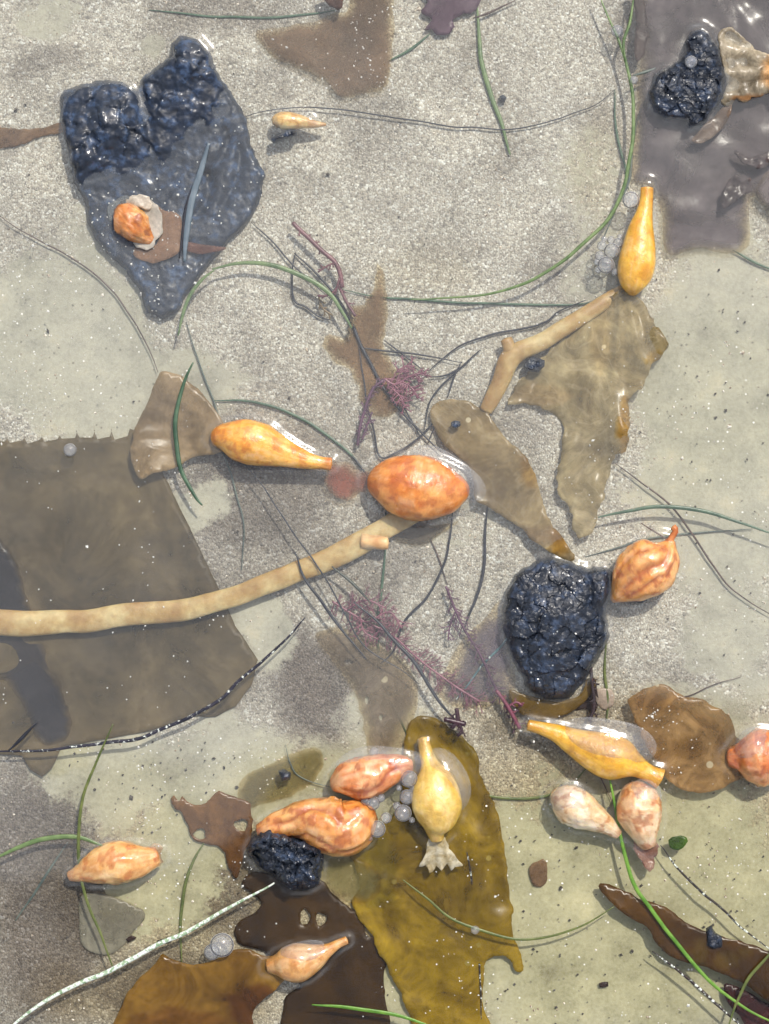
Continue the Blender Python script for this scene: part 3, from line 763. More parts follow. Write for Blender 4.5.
# bottom amber float with big blade
t = thing('kelp_float', 300, 962, 0, 'glassy amber float with pointed tip and large brown blade, lowest in the photo', 'kelp float', GF)
float_bulb('bulb', [(347, 940, 2, 4), (338, 944, 2, 4.6), (328, 950, 2, 7), (314, 957, 1.5, 14), (299, 962, 1, 19.5), (286, 964, 0, 17), (277, 965, -1, 11), (268, 966, -2, 7)], t,
           [(204, 146, 82), (214, 172, 118), (184, 120, 56)], 57, .02, .03)
membrane(t, 303, 953, 22, 14, -.15, 1, 10, 8)
blade('blade', [(280, 958), (262, 955), (247, 949), (235, 950), (216, 959), (191, 964), (172, 959), (163, 955), (154, 964), (135, 983), (122, 1005), (116, 1050), (240, 1050), (254, 1010), (275, 990), (286, 977), (289, 968)], -2.5,
      mat_blade((108, 74, 12), (158, 118, 40), .93, 36), t, und=1.4, ctrl=[(280, 966, -1), (220, 970, -1.5), (140, 1000, -3), (230, 1020, -4)], zones=[(258, 1006, 36, 22, (.6, .42, .35)), (180, 1030, 60, 22, (.75, .62, .5))])
# small float tip
t = thing('kelp_float', 297, 122, -2, 'tiny beige teardrop float alone on the sand above the middle', 'kelp float', GF)
float_bulb('bulb', [(274, 124, -2, 4.5), (279, 121, -1.5, 8), (289, 121, -1, 9), (302, 122, -1, 6.5), (314, 124, -1.5, 4), (326, 124.5, -2, 1.4)], t, [(196, 158, 100), (224, 200, 150), (170, 112, 56)], 61, .04, .04)
# fragment on the big tar lump
t = thing('float_fragment', 145, 232, -2, 'torn orange float scrap with see-through skin resting on the heart-shaped tar lump', 'float fragment')
float_bulb('bulb', [(118, 208, 0, 5), (123, 213, 1, 12), (130, 221, 1.6, 16), (137, 229, 1.4, 15), (146, 237, .4, 8), (152, 241, 0, 4)], t, [(196, 116, 40), (222, 164, 100), (140, 66, 24)], 65, .16, .16, pierce=False)
blade('pale_flap', [(138, 204), (150, 200), (158, 206), (162, 218), (163, 232), (156, 240), (150, 250), (140, 249), (134, 240), (144, 232), (146, 218), (138, 212)], .6, mat_blade((186, 186, 180), (224, 214, 204), .9, 80), t, und=1.0, spacing=3, jit=1.4, jscale=5)
blade('skin', [(150, 205), (165, 211), (180, 216), (181, 240), (177, 253), (160, 262), (145, 262), (134, 256), (140, 244), (154, 246), (160, 232)], -.8, mat_blade((148, 110, 84), (176, 140, 112), .72, 60), t, und=.5, spacing=3.5)
blade('tissue', [(126, 200), (134, 194), (146, 196), (153, 203), (148, 210), (138, 207), (130, 208)], 2.2, mat_blade((200, 190, 176), (226, 218, 208), .8, 120), t, und=1.6, useedscale=8, spacing=2.2, jit=1.6, jscale=4)
blade('shred', [(226, 168 + 80), (200, 244), (184, 242), (176, 246), (190, 252), (205, 254)], -1.2, mat_blade((120, 78, 66), (140, 100, 88), .6, 60), t, und=.3, spacing=3)
blade('film_scrap', [(108, 205), (116, 200), (124, 196), (132, 197), (140, 200), (130, 206), (118, 214), (110, 222)], -.9, mat_blade((160, 172, 188), (190, 196, 204), .5, 60), t, und=.4, spacing=3)

# ================================================================== LOOSE BLADES
GB = 'loose seaweed blades'
def lblade(poly, z, m, label, cat='kelp blade', name='kelp_frond', group=GB, **kw):
    o = blade(name, poly, z, m, **kw); return tag(o, label, cat, group)

# broad sheet with toothed upper edge
tooth = [(-30, 441)]
x = -8
while x < 128:
    tooth += [(x, 443 + 2 * math.sin(x)), (x + 13, 441.5), (x + 15.5, 437.5 - (x > 60) * 3), (x + 14.2, 437 - (x > 60) * 3)]; x += 17.5
tooth = [(a, b - a * .045) for a, b in tooth]
sheet = tooth + [(150, 436), (158, 455), (164, 475), (173, 493), (182, 512), (193, 534), (203, 556), (213, 577), (223, 597), (229, 611), (236, 627), (247, 643), (258, 660), (252, 684), (236, 706), (216, 717), (190, 716), (170, 724), (150, 731), (100, 740), (62, 747), (52, 768), (42, 777), (30, 770), (22, 756), (-30, 753)]
lblade(sheet, -8, mat_blade((80, 69, 46), (122, 106, 76), .88, 20, 0, .4), 'broadest dark olive-brown blade with toothed upper edge at the left side', smooth=False, jit=.35, und=1.2, useedscale=60, step=4, spacing=6)
lblade([(-30, 520), (0, 540), (14, 558), (26, 590), (36, 625), (52, 665), (66, 700), (70, 735), (40, 742), (20, 700), (0, 680), (-30, 670)], -7.4, mat_blade((44, 42, 50), (62, 58, 62), .7, 22), 'slate dark shadow sheet lying across the broadest toothed blade', fade=10, und=.3, spacing=7, jit=1.5)  # dark sheet laid in place of the shadow on the toothed blade
lblade([(440, 402), (462, 400), (485, 410), (495, 423), (503, 435), (514, 444), (527, 459), (536, 477), (542, 498), (550, 521), (563, 537), (575, 556), (572, 562), (558, 556), (537, 544), (518, 527), (495, 511), (476, 499), (474, 484), (470, 470), (462, 459), (443, 443), (433, 427), (430, 410)],
       -1.5, mat_blade((128, 106, 66), (164, 144, 104), .86, 42, .02, vein=.25), 'tan torn blade running from the round orange float down to the tar lump', und=1.3, ctrl=[(440, 410, -6), (480, 480, -4), (530, 470, -1), (550, 525, -2), (568, 552, 3), (520, 520, -4)], edge_curl=1.8, jit=1.2,
       zones=[(530, 470, 9, 22, (1.0, .8, .35)), (560, 540, 10, 16, (1.0, .78, .32)), (540, 536, 40, 10, (.72, .66, .66))])
lblade([(257, 32), (284, 27), (317, 20), (335, 12), (348, 10), (356, -12), (388, -12), (395, 20), (392, 57), (385, 88), (365, 95), (338, 95), (324, 81), (294, 67), (270, 54)], -7, mat_blade((112, 88, 66), (146, 122, 98), .62, 46, .05), 'see-through brown blade with white grains at the top edge', fade=9, und=.8, jit=1.6)
lblade([(322, -12), (326, 4), (334, 10), (342, 8), (345, -12)], -1, mat_blade((64, 34, 18), (92, 56, 34), .95, 80), 'dark rust scrap at the top edge over the grainy brown blade', name='seaweed_scrap', cat='seaweed scrap', und=.8, spacing=3, jit=1.6)
lblade([(422, 30), (432, 20), (420, 10), (428, 0), (424, -12), (480, -12), (476, 10), (466, 13), (453, 20), (456, 27), (443, 37), (429, 29)], -7, mat_blade((92, 68, 86), (112, 88, 104), .85, 60), 'purple lobed blade at the top edge', cat='red seaweed', name='seaweed_frond', und=.6, jit=1.8, jscale=6)
lblade([(378, 262), (386, 286), (388, 317), (385, 345), (396, 366), (406, 382), (402, 405), (388, 415), (370, 412), (360, 396), (356, 379), (346, 368), (333, 361), (322, 345), (328, 335), (344, 338), (350, 325), (351, 306), (364, 304), (374, 288)], -8.2, mat_blade((132, 102, 72), (160, 130, 98), .5, 60), 'faint tan horned blade beneath the tangle of black stems', fade=9, und=.6, jit=1.6)
lblade([(317, 635), (341, 628), (371, 640), (392, 649), (412, 669), (419, 703), (406, 730), (402, 748), (371, 762), (366, 737), (358, 703), (347, 679), (331, 659)], -8, mat_blade((134, 118, 98), (166, 152, 134), .6, 60, .05), 'pale grey-beige blade with small dark holes above the bubble cluster', fade=12, und=.6, jit=1.4,
       holes=[ellipse(349, 662, 4.5, 2.6, 10, 1), ellipse(367, 700, 2, 4, 8, 2), ellipse(381, 717, 2, 3, 8, 3)])
lblade([(513, 636), (514, 692), (497, 704), (469, 708), (447, 703), (438, 690), (446, 668), (462, 640), (485, 618), (503, 600)], -7.5, mat_blade((112, 104, 128), (136, 128, 148), .38, 40), 'submerged blade tinted lavender by a painted sky veil left of the rounded tar lump', fade=16, cat='seaweed blade', name='seaweed_frond', und=.5)  # lavender is the sky's reflection, put into the blade colour
OLV = mat_blade((108, 84, 4), (176, 146, 36), .84, 34, .09, .3, .0008, (176, 158, 80))
lblade([(404, 742), (406, 728), (415, 718), (430, 717), (446, 724), (463, 737), (478, 756), (482, 781), (497, 808), (503, 842), (508, 883), (513, 910), (513, 934), (524, 966), (516, 972), (505, 957), (487, 960), (483, 974), (483, 1004), (490, 1050), (425, 1050), (404, 1000), (386, 966), (372, 936), (352, 906), (360, 882), (350, 850), (368, 838), (384, 822), (400, 806), (402, 770)],
       -7, OLV, 'large mustard-olive ruffled blade beneath the yellow ball-shaped float', und=1.6, useedscale=28, jit=1.6, edge_curl=1.2, ridges=(430, 700, .5, 30), zones=[(375, 870, 24, 40, (.72, .78, .9)), (470, 740, 22, 20, (.85, .9, .9))])
lblade([(242, 885), (255, 872), (290, 878), (319, 880), (335, 895), (360, 917), (378, 939), (386, 955), (384, 985), (384, 1050), (290, 1050), (285, 1000), (300, 985), (275, 965), (262, 950), (240, 944), (236, 925), (262, 905)], -8.2, mat_blade((46, 29, 2), (74, 50, 6), .97, 40, rough=.45, bumpd=.0002), 'darkest brown blade with oval holes beneath the lowest amber float',
       und=.8, jit=.8, holes=[ellipse(305, 917, 5, 8, 12, 1), ellipse(321, 919, 5.5, 6.5, 12, 2), ellipse(370, 929, 6, 7, 12, 3)])
lblade([(171, 799), (174, 795), (180, 801), (183, 796), (191, 805), (204, 805), (212, 796), (219, 792), (235, 797), (250, 806), (252, 836), (244, 855), (238, 878), (231, 872), (226, 860), (222, 850), (207, 843), (194, 840), (188, 827), (182, 814), (174, 807)], -8, mat_blade((88, 56, 18), (122, 82, 34), .95, 60), 'rusty brown torn blade with round holes left of the small crumbly tar lump', und=.6, jit=1.3, jscale=5, spacing=3.2,
       holes=[ellipse(241, 825, 7, 6, 12, 4), ellipse(200, 834, 6, 5.5, 12, 5)], zones=[(198, 812, 32, 34, (1.15, 1.25, 1.8))])  # left half greyed by a sky reflection painted into the tone
lblade([(598, 886), (606, 884), (614, 886), (639, 898), (663, 906), (680, 917), (696, 928), (723, 936), (750, 944), (769, 951), (800, 960), (800, 1014), (769, 1002), (750, 988), (734, 979), (707, 968), (688, 963), (669, 955), (655, 941), (648, 928), (628, 917), (612, 903)], -1.5, mat_blade((66, 42, 4), (96, 64, 12), .97, 44), 'long dark brown pointed blade entering from the right near the bottom', und=1.1, jit=.9, edge_curl=.9, ctrl=[(598, 886, -2.5), (680, 935, -1), (790, 985, -.5)],
       zones=[(700, 954, 7, 20, (1.35, 1.7, 2.2)), (728, 960, 16, 9, (1.35, 1.7, 2.2)), (745, 952, 8, 6, (1.35, 1.7, 2.2))])
lblade([(724, 984), (748, 992), (769, 1004), (800, 1012), (800, 1050), (760, 1050), (742, 1020), (728, 1004)], -4.5, mat_blade((62, 28, 28), (84, 46, 44), .85, 60), 'dark wine-red blade in the lower right corner', cat='red seaweed', name='seaweed_frond', und=.8)
PUR = mat_blade((98, 90, 94), (126, 116, 120), .8, 30, .0, .26)
lblade([(648, -14), (642, 40), (638, 80), (636, 115), (633, 150), (634, 180), (650, 188), (662, 212), (664, 246), (674, 255), (700, 248), (725, 253), (748, 245), (751, 197), (775, 222), (800, 224), (800, -14)], -6, PUR, 'wide purple-grey blade spread under the knobbly tar lump in the upper right corner', fade=16, cat='seaweed blade', name='seaweed_frond', und=1.5, useedscale=30, spacing=4, ridges=(700, -60, .3, 20))
lblade([(757, 195), (775, 212), (800, 240), (800, 190), (770, 170)], -2.2, mat_blade((110, 100, 104), (140, 128, 130), .7, 30), 'pale mauve corner of blade at the right edge below the wrinkled fan', fade=6, cat='seaweed blade', name='seaweed_frond', und=.4)
lblade([(718, 32), (732, 28), (744, 38), (755, 49), (769, 55), (800, 60), (800, 94), (769, 92), (760, 97), (752, 97), (745, 103), (737, 99), (730, 106), (722, 103), (725, 91), (725, 74), (721, 54)], 1, mat_blade((124, 112, 92), (196, 184, 162), .8, 110), 'wrinkled fan-shaped blade with orange edge beside the knobbly tar lump', und=2.0, useedscale=12, spacing=2.6, ridges=(840, 77, .55, 34), edge_curl=1.5, jit=1.2, jscale=5, ctrl=[(725, 70, 1), (790, 75, 4), (740, 36, 0), (740, 100, 0)],
       zones=[(785, 74, 26, 22, (1.4, .95, .55)), (758, 98, 26, 4, (1.3, .8, .45))])
lblade([(731, 104), (722, 108), (712, 118), (700, 130), (692, 141), (700, 144), (712, 138), (724, 126), (731, 114)], -1, mat_blade((104, 84, 70), (136, 116, 100), .9, 60), 'narrow curled brown blade peeking from below the knobbly tar lump', und=.5, edge_curl=2.5, spacing=2.6)
for poly, lab in (([(722, 195), (732, 178), (738, 174), (743, 182), (750, 178), (752, 190), (742, 197), (730, 206), (722, 209)], 'crumpled brown scrap below the knobbly tar lump'), ([(735, 150), (752, 158), (769, 150), (774, 160), (760, 168), (744, 164)], 'dark folded scrap at the right edge below the wrinkled fan')):
    lblade(poly, -1.0, mat_blade((78, 66, 68), (104, 92, 92), .85, 80), lab, cat='seaweed scrap', name='seaweed_scrap', und=2.2, useedscale=8, spacing=2.4, jit=1.0)
lblade([(640, -12), (646, 10), (648, 34), (644, 54), (637, 62), (634, 48), (636, 20), (630, -12)], -1, mat_blade((58, 44, 40), (96, 80, 74), .9, 60), 'narrow dark brown blade beside the forked green strand at the top edge', und=.5, spacing=3)
lblade([(319, 749), (323, 764), (314, 781), (294, 795), (270, 802), (248, 808), (238, 796), (243, 778), (258, 768), (270, 764), (294, 752)], -8.4, mat_blade((124, 112, 66), (146, 134, 86), .55, 50), 'thin olive see-through patch left of the mottled pink float', fade=8, und=.5)
lblade([(318, 866), (345, 856), (372, 866), (381, 884), (372, 900), (348, 902), (330, 890)], -6, mat_blade((120, 112, 66), (146, 138, 88), .34, 50), 'khaki see-through patch right of the small crumbly tar lump', fade=8, und=.4)
lblade([(81, 896), (105, 894), (144, 912), (135, 930), (112, 954), (84, 947), (79, 920)], -8.3, mat_blade((150, 148, 136), (170, 166, 152), .55, 50), 'pale grey triangular flake below the left peach float', und=.3, jit=.6, cat='seaweed scrap', name='seaweed_scrap')
lblade([(392, 522), (440, 525), (458, 522), (432, 540), (414, 546), (394, 538)], -8, mat_blade((104, 96, 84), (132, 122, 108), .8, 60), 'grey-brown triangular scrap just below the round orange float', fade=4, und=.3, cat='seaweed scrap', name='seaweed_scrap')
lblade([(510, 690), (530, 696), (556, 702), (580, 694), (588, 678), (596, 680), (588, 698), (570, 712), (545, 720), (522, 714), (512, 702)], -6, mat_blade((96, 74, 20), (124, 98, 36), .9, 60), 'olive blade rim showing below the rounded tar lump', und=.4, spacing=3)
for poly, lab in (([(564, 702), (572, 698), (581, 701), (590, 694), (588, 684), (592, 676), (597, 690), (598, 704), (592, 716), (586, 708), (575, 710)], 'blackish brown ragged scrap under the rounded tar lump'), ([(596, 690), (606, 688), (614, 694), (613, 706), (603, 709), (596, 702)], 'pale pinkish flake right of the blackish ragged scrap'),
                  ([(529, 868), (543, 859), (547, 863), (546, 884), (534, 886)], 'small brown square scrap on the silt right of the olive blade'), ([(669, 840), (676, 836), (687, 838), (686, 845), (678, 850), (670, 848)], 'bright green scrap right of the ragged-tailed float'),
                  ([(0, 127), (30, 129), (50, 126), (64, 122), (66, 131), (44, 136), (30, 142), (14, 147), (-14, 146), (-14, 126)], 'brown ribbon end touching the left side of the heart-shaped tar lump'),
                  ([(125, 940), (132, 935), (136, 937), (128, 942)], 'smaller dark brown chip above the large amber blade'), ([(156, 941), (166, 939), (172, 941), (164, 944)], 'larger brown chip just above the white-crusted stem'),
                  ([(598, 983), (608, 982), (608, 986), (599, 987)], 'reddish chip on silt in the lower right'), ([(228, 888), (245, 884), (252, 898), (240, 915), (226, 910)], None)):
    if lab is None: continue
    green = 'green' in lab; brt = 'pinkish' in lab; mid_ = 'square' in lab or 'ribbon' in lab
    m = mat_blade((54, 84, 20), (84, 116, 34), .95, 120) if green else mat_blade((176, 160, 148), (206, 190, 180), .7, 120) if brt else mat_blade((110, 84, 62), (140, 112, 84), .75, 90) if mid_ else mat_blade((36, 24, 22), (64, 46, 38), .95, 120)
    lblade(poly, -8.2 if not green else -2, m, lab, cat='seaweed scrap', name='seaweed_scrap', group='small seaweed scraps', und=.5, spacing=2.6, jit=.7, jscale=5)

# ================================================================== STIPES
t = thing('kelp_stipe', 200, 600, -6, 'long pale tan stipe curving from the left edge to the middle', 'kelp stipe', 'kelp stipes')
V, F, *_ = tube_arrays([(-30, 620, -3, 13), (0, 623, -3, 13), (30, 624, -3, 13), (80, 621, -3, 11.5), (130, 614, -3, 11.5), (185, 609, -3, 11), (230, 597, -3.2, 10), (280, 579, -4, 10.5), (320, 562, -4.5, 11), (350, 548, -4.5, 12), (378, 532, -4.5, 11), (402, 519, -5, 11), (425, 506, -6, 10)], 20, 3, .4, 1.2, 4,
                       disp=lambda a, b: .05 * fbm(a * 20, np.cos(b) * 2, np.sin(b) * 2, 3, 3))
link_mesh('stem', V, F, M_STIPE, t)
V, F, *_ = tube_arrays([(362, 541, -3.5, 8), (374, 542, -2.5, 7.2), (383, 543, -1.6, 7), (388, 543, -1.2, 6)], 16, 1.5, .9)
link_mesh('knob', V, F, mat_strand((196, 150, 104), (222, 190, 140)), t)
t = thing('kelp_stipe', 510, 360, -5, 'short forked tan stipe leading up to the golden club-shaped float', 'kelp stipe', 'kelp stipes')
V, F, *_ = tube_arrays([(628, 288, -5, 5), (612, 297, -3.5, 7), (592, 310, -3, 8), (566, 326, -3, 8.5), (540, 343, -3, 9), (518, 353, -3, 10), (508, 362, -3, 10.5), (501, 381, -3.4, 9), (492, 400, -4, 8), (486, 411, -4.5, 6.5)], 18, 2.5, .6, .8, 8)
link_mesh('stem', V, F, M_STIPE, t)
V, F, *_ = tube_arrays([(512, 358, -3, 8), (509, 347, -2.5, 6.6), (506, 339, -2.5, 6)], 14, 2, .6)
link_mesh('fork', V, F, M_STIPE, t)

# ================================================================== STRANDS
GS, GD = 'green seagrass strands', 'dark thread-like stems'
SG = [
 ([(477, 4), (479, 40), (483, 66), (493, 100), (502, 125), (511, 154)], G_GREEN, 3.0, -1, 'thick green blade hanging from the top edge near the middle'),
 ([(598, -8), (607, 15), (617, 38), (627, 68), (632, 92), (633, 115), (631, 150), (625, 185), (612, 213), (590, 238), (560, 262), (525, 283), (490, 294), (450, 298), (410, 299)], G_GREEN, 2.3, 0, 'long green strand sweeping from the top edge down past the golden club-shaped float'),
 ([(634, -8), (630, 20), (624, 42), (626, 62)], G_GREEN, 1.8, .6, 'short green strand joining the long sweeping one near the top edge'),
 ([(614, 90), (617, 130), (625, 165), (628, 190)], G_DEEP, 1.6, -3, 'faint green strand running beside the long sweeping one'),
 ([(655, 68), (645, 72), (633, 76)], G_GREY, 2.0, .5, 'short pale strand tip at the fork by the knobbly tar lump'),
 ([(645, 100), (636, 122), (632, 150), (630, 175), (618, 205), (604, 238)], G_GREY, 1.6, -2, 'grey-green strand passing left of the golden club-shaped float'),
 ([(213, 269), (236, 264), (262, 264), (290, 271), (312, 281), (330, 295), (342, 311), (352, 328)], G_GREEN, 3.0, -.6, 'arched green blade just right of the heart-shaped tar lump'),
 ([(214, 270), (200, 281), (189, 296), (182, 316), (178, 336)], G_GREEN, 2.3, -.6, 'short green branch bending down below the tip of the heart-shaped tar lump'),
 ([(340, 290), (380, 297), (412, 299), (470, 303), (530, 305), (580, 304), (607, 297)], G_DEEP, 1.5, -2.5, 'thin dark green strand running level towards the base of the golden float'),
 ([(194, 363), (183, 385), (177, 412), (176, 440), (181, 470), (195, 495), (203, 505)], G_DEEP, 2.8, .6, 'dark green curved blade crossing the beige fan blade'),
 ([(214, 401), (245, 401), (275, 408), (305, 420), (332, 438), (352, 456), (362, 470)], G_DEEP, 2.0, -2, 'green strand arching over the elongated amber float'),
 ([(598, 518), (625, 511), (660, 507), (700, 511), (735, 521), (780, 536)], G_DEEP, 2.5, -.6, 'green strand arching to the right edge above the peach onion-shaped float'),
 ([(732, 250), (752, 260), (790, 278)], G_DEEP, 1.7, -1, 'short green strand at the right edge below the purple-grey blade'),
 ([(-12, 862), (20, 846), (50, 838), (80, 838), (109, 848)], G_GREEN, 3.0, .8, 'green blade from the left edge ending on the left peach float'),
 ([(114, 724), (98, 760), (84, 795), (79, 835), (80, 870), (88, 905), (103, 940), (115, 972)], G_OLIVE, 2.0, 1.2, 'olive strand bending around the left peach float'),
 ([(205, 842), (193, 862), (184, 890), (181, 925), (182, 962)], G_OLIVE, 2.0, -2.5, 'dark olive strand beneath the rusty brown torn blade'),
 ([(68, 842), (50, 868), (34, 893), (16, 920)], G_GREY, 1.5, -5, 'pale straight strand at the left side over dark sand'),
 ([(608, 770), (614, 800), (621, 840), (632, 878), (652, 912), (680, 947), (712, 983), (745, 1008), (790, 1030)], G_BRIGHT, 2.5, .9, 'bright green strand crossing the long dark brown pointed blade'),
 ([(455, 786), (480, 794), (510, 799), (545, 797), (570, 785), (590, 765)], G_OLIVE, 1.8, -2, 'olive strand curving under the neck of the yellow flask-shaped float'),
 ([(402, 880), (425, 898), (455, 920), (490, 933), (530, 939), (575, 928), (613, 907)], G_OLIVE, 1.7, .4, 'olive strand looping over the large mustard blade'),
 ([(312, 1004), (350, 1008), (395, 1015), (440, 1030)], G_BRIGHT, 2.4, .8, 'bright green strand on the darkest brown blade at the bottom edge'),
 ([(150, 10), (200, 15), (260, 18), (310, 14), (335, 10)], G_DEEP, 1.6, -5, 'faint green strand along the top left'),
 ([(388, 62), (410, 50), (430, 34)], G_DEEP, 1.8, -4.5, 'short green strand between the brown and purple blades at the top'),
 ([(782, 940), (765, 958), (748, 978), (738, 1000), (728, 1030)], G_OLIVE, 2.0, 1.2, 'olive strand near the right edge crossing the dark brown pointed blade'),
 ([(386, 505), (385, 560), (380, 600), (378, 650), (386, 690), (402, 722), (410, 742)], G_DEEP, 1.9, -5.5, 'faint straight green strand below the round orange float'),
 ([(607, 640), (604, 670), (607, 700), (606, 722)], G_OLIVE, 1.8, -3, 'short olive strand right of the foot of the rounded tar lump'),
]
for pts, m, wd, z, lab in SG:
    if z < -.7: z = -7.4 + .35 * z
    strand('seagrass_strand', pts, m, lab, 'seagrass', GS, w=wd * .82, z=z, flat=.35)
DS = [
 ([(242, 118), (262, 112), (300, 107), (335, 108), (370, 113), (420, 121), (470, 128), (510, 130), (550, 122), (590, 106), (616, 90)], G_DARK, 1.1, -2, 'long thin dark thread curving across the top middle from the heart-shaped tar lump'),
 ([(-12, 208), (30, 235), (70, 258), (105, 285), (130, 315), (148, 345), (158, 372)], G_BROWN, 1.2, -2, 'thin brown thread from the left edge to the beige fan blade'),
 ([(186, 322), (194, 350), (205, 378), (216, 410), (222, 450), (236, 490), (243, 530), (242, 570)], G_GREY, 1.4, -5, 'thin grey-green thread behind the elongated amber float'),
 ([(250, 222), (270, 240), (296, 266), (330, 300)], G_DARK, 1.2, -1.5, 'thin black thread leaving the right side of the heart-shaped tar lump'),
 ([(295, 254), (318, 275), (340, 305), (356, 335), (374, 368), (392, 402), (412, 425), (440, 452)], G_DARK, 2.4, -1.6, 'thickest black stem of the tangle running down to the round orange float'),
 ([(297, 252), (293, 272), (294, 300), (305, 307), (320, 318), (335, 322)], G_DARK, 1.5, -3, 'black bent stem under the arched green blade'),
 ([(358, 348), (364, 380), (372, 425), (379, 458), (398, 452), (420, 436), (435, 424), (428, 445)], G_DARK, 1.5, -1.8, 'black zigzag stem ending above the round orange float'),
 ([(359, 348), (385, 350), (420, 354), (462, 363)], G_DARK, 1.4, -1.4, 'black straight stem crossing the top of the tangle'),
 ([(462, 363), (452, 380), (446, 398)], G_DARK, 1.4, -1.6, 'short black stem at the right corner of the tangle'),
 ([(428, 376), (446, 375), (460, 368), (482, 350)], G_DARK, 1.5, -2.2, 'short level black stem right of the pink tuft'),
 ([(428, 372), (455, 348), (480, 337), (520, 330), (545, 322), (560, 310), (586, 300)], G_DARK, 1.5, -2, 'black thread running from the tangle up along the forked stipe'),
 ([(480, 350), (455, 372), (438, 392), (428, 408), (424, 432)], G_DARK, 1.3, -2.4, 'thin black curved thread through the right of the tangle'),
 ([(396, 395), (410, 418), (422, 440)], G_DARK, 1.3, -2.6, 'short dark thread in the middle of the tangle'),
 ([(385, 340), (400, 352), (425, 372)], G_DARK, 1.5, -2.9, 'short dark stem under the pink tuft'),
 ([(352, 455), (358, 462), (370, 478)], G_DARK, 1.6, -3, 'short dark stem left of the round orange float'),
 ([(615, 463), (640, 482), (670, 506), (692, 535), (712, 565), (735, 592), (785, 622)], G_BROWN, 1.5, -1.5, 'long brown thread running to the right edge right of the peach onion-shaped float'),
 ([(585, 556), (625, 545), (680, 534), (752, 528)], G_GREY, 1.6, -6, 'faint grey line behind the peach onion-shaped float'),  # thin grey line low over the sand
 ([(244, 462), (262, 486), (290, 526), (318, 568), (345, 615), (365, 645), (392, 664), (418, 684)], G_DARK, 1.2, -.8, 'thin dark thread crossing the long tan stipe'),
 ([(294, 552), (304, 575), (320, 600), (338, 627), (366, 660)], G_DARK, 2.2, -.6, 'stout black stem with a cut end over the long tan stipe'),
 ([(332, 566), (352, 584), (373, 605)], mat_strand((48, 54, 48), (74, 80, 70)), 2.3, -.9, 'short stout grey-black stem below the knob of the long tan stipe'),
 ([(353, 601), (378, 624), (402, 648), (425, 680), (442, 706), (456, 722)], G_DARK, 2.5, -.8, 'stout black stem ending in a dark holdfast at the olive blade'),
 ([(379, 663), (395, 648), (405, 620), (425, 598), (440, 570), (450, 540), (454, 508)], G_DARK, 1.8, -4, 'dark strand curving down from the round orange float'),
 ([(487, 505), (486, 540), (482, 575), (473, 605), (465, 630)], G_DARK, 2.2, -4, 'dark smooth strand hanging left of the rounded tar lump'),
 ([(-12, 750), (20, 751), (60, 748), (100, 744), (140, 737), (180, 722), (220, 698), (255, 668), (285, 640), (306, 618)], G_DSPECK, 2.6, 0, 'dark speckled stem along the lower edge of the broadest toothed blade'),
 ([(8, 750), (22, 738), (38, 722)], G_DARK, 2.6, .6, 'short thick dark stub at the left edge on the speckled stem'),
 ([(5, 1034), (30, 1012), (70, 988), (110, 970), (150, 950), (190, 930), (230, 906), (274, 882)], G_SPECK, 3.4, 1.6, 'white-crusted straight stem running to the small crumbly tar lump'),
 ([(652, 950), (675, 968), (700, 990), (722, 1008), (745, 1030)], G_BSPECK, 2.0, 0, 'black stem with white beads near the bottom right'),
 ([(660, 846), (680, 870), (705, 895), (735, 922), (775, 952)], G_BSPECK, 1.8, -1, 'thin dark stem right of the ragged-tailed float'),
 ([(463, 812), (467, 850), (473, 890), (477, 930), (479, 970), (483, 1030)], G_BSPECK, 1.6, -1.5, 'dark glinting stem down the middle of the large mustard blade'),
 ([(550, 738), (575, 752), (595, 772), (612, 802)], G_BROWN, 1.2, -4, 'thin brown thread beneath the yellow flask-shaped float'),
 ([(514, 600 + 10), (505, 640), (478, 670), (455, 700)], mat_strand((70, 96, 100), (100, 130, 134), .2), 1.6, -1.2, 'teal stem with pale beads left of the rounded tar lump'),
 ([(472, 18), (490, 12), (515, 0)], G_BROWN, 1.8, -1.5, 'short brown stem at the top edge beside the purple lobed blade'),
 ([(428, 530), (438, 560), (448, 585)], G_BROWN, 1.1, -6, 'faint brown hair right of the grey-brown triangular scrap'),
 ([(285, 705 + 40), (290, 765), (300, 778), (335, 788)], G_GREY, 1.0, -3, 'fine looping hair across the thin olive patch'),
 ([(180, 258), (183, 235), (186, 210), (194, 185), (206, 155)], G_DARK, 2.4, -.3, 'dark strand lying in the groove of the heart-shaped tar lump'),
 ([(626, 700), (680, 697), (740, 676)], G_BROWN, 1.0, -6.5, 'faint reddish hair above the broad translucent brown blade'),
]
for pts, m, wd, z, lab in DS:
    if z < -1: z = -6.6 + .35 * z
    strand('seaweed_strand', pts, m, lab, 'seaweed stem', GD, w=wd * .72, z=z, flat=.8, wob=1.6)
o = strand('seagrass_strand', [(209, 143, 1), (201, 170, .6), (192, 200, .2), (186, 235, .4), (185, 262, 0)], mat_strand((84, 98, 108), (110, 122, 130)), 'broad grey strand lying in the groove of the heart-shaped tar lump', 'seagrass', GS, w=3.6, flat=.25, wob=.6)

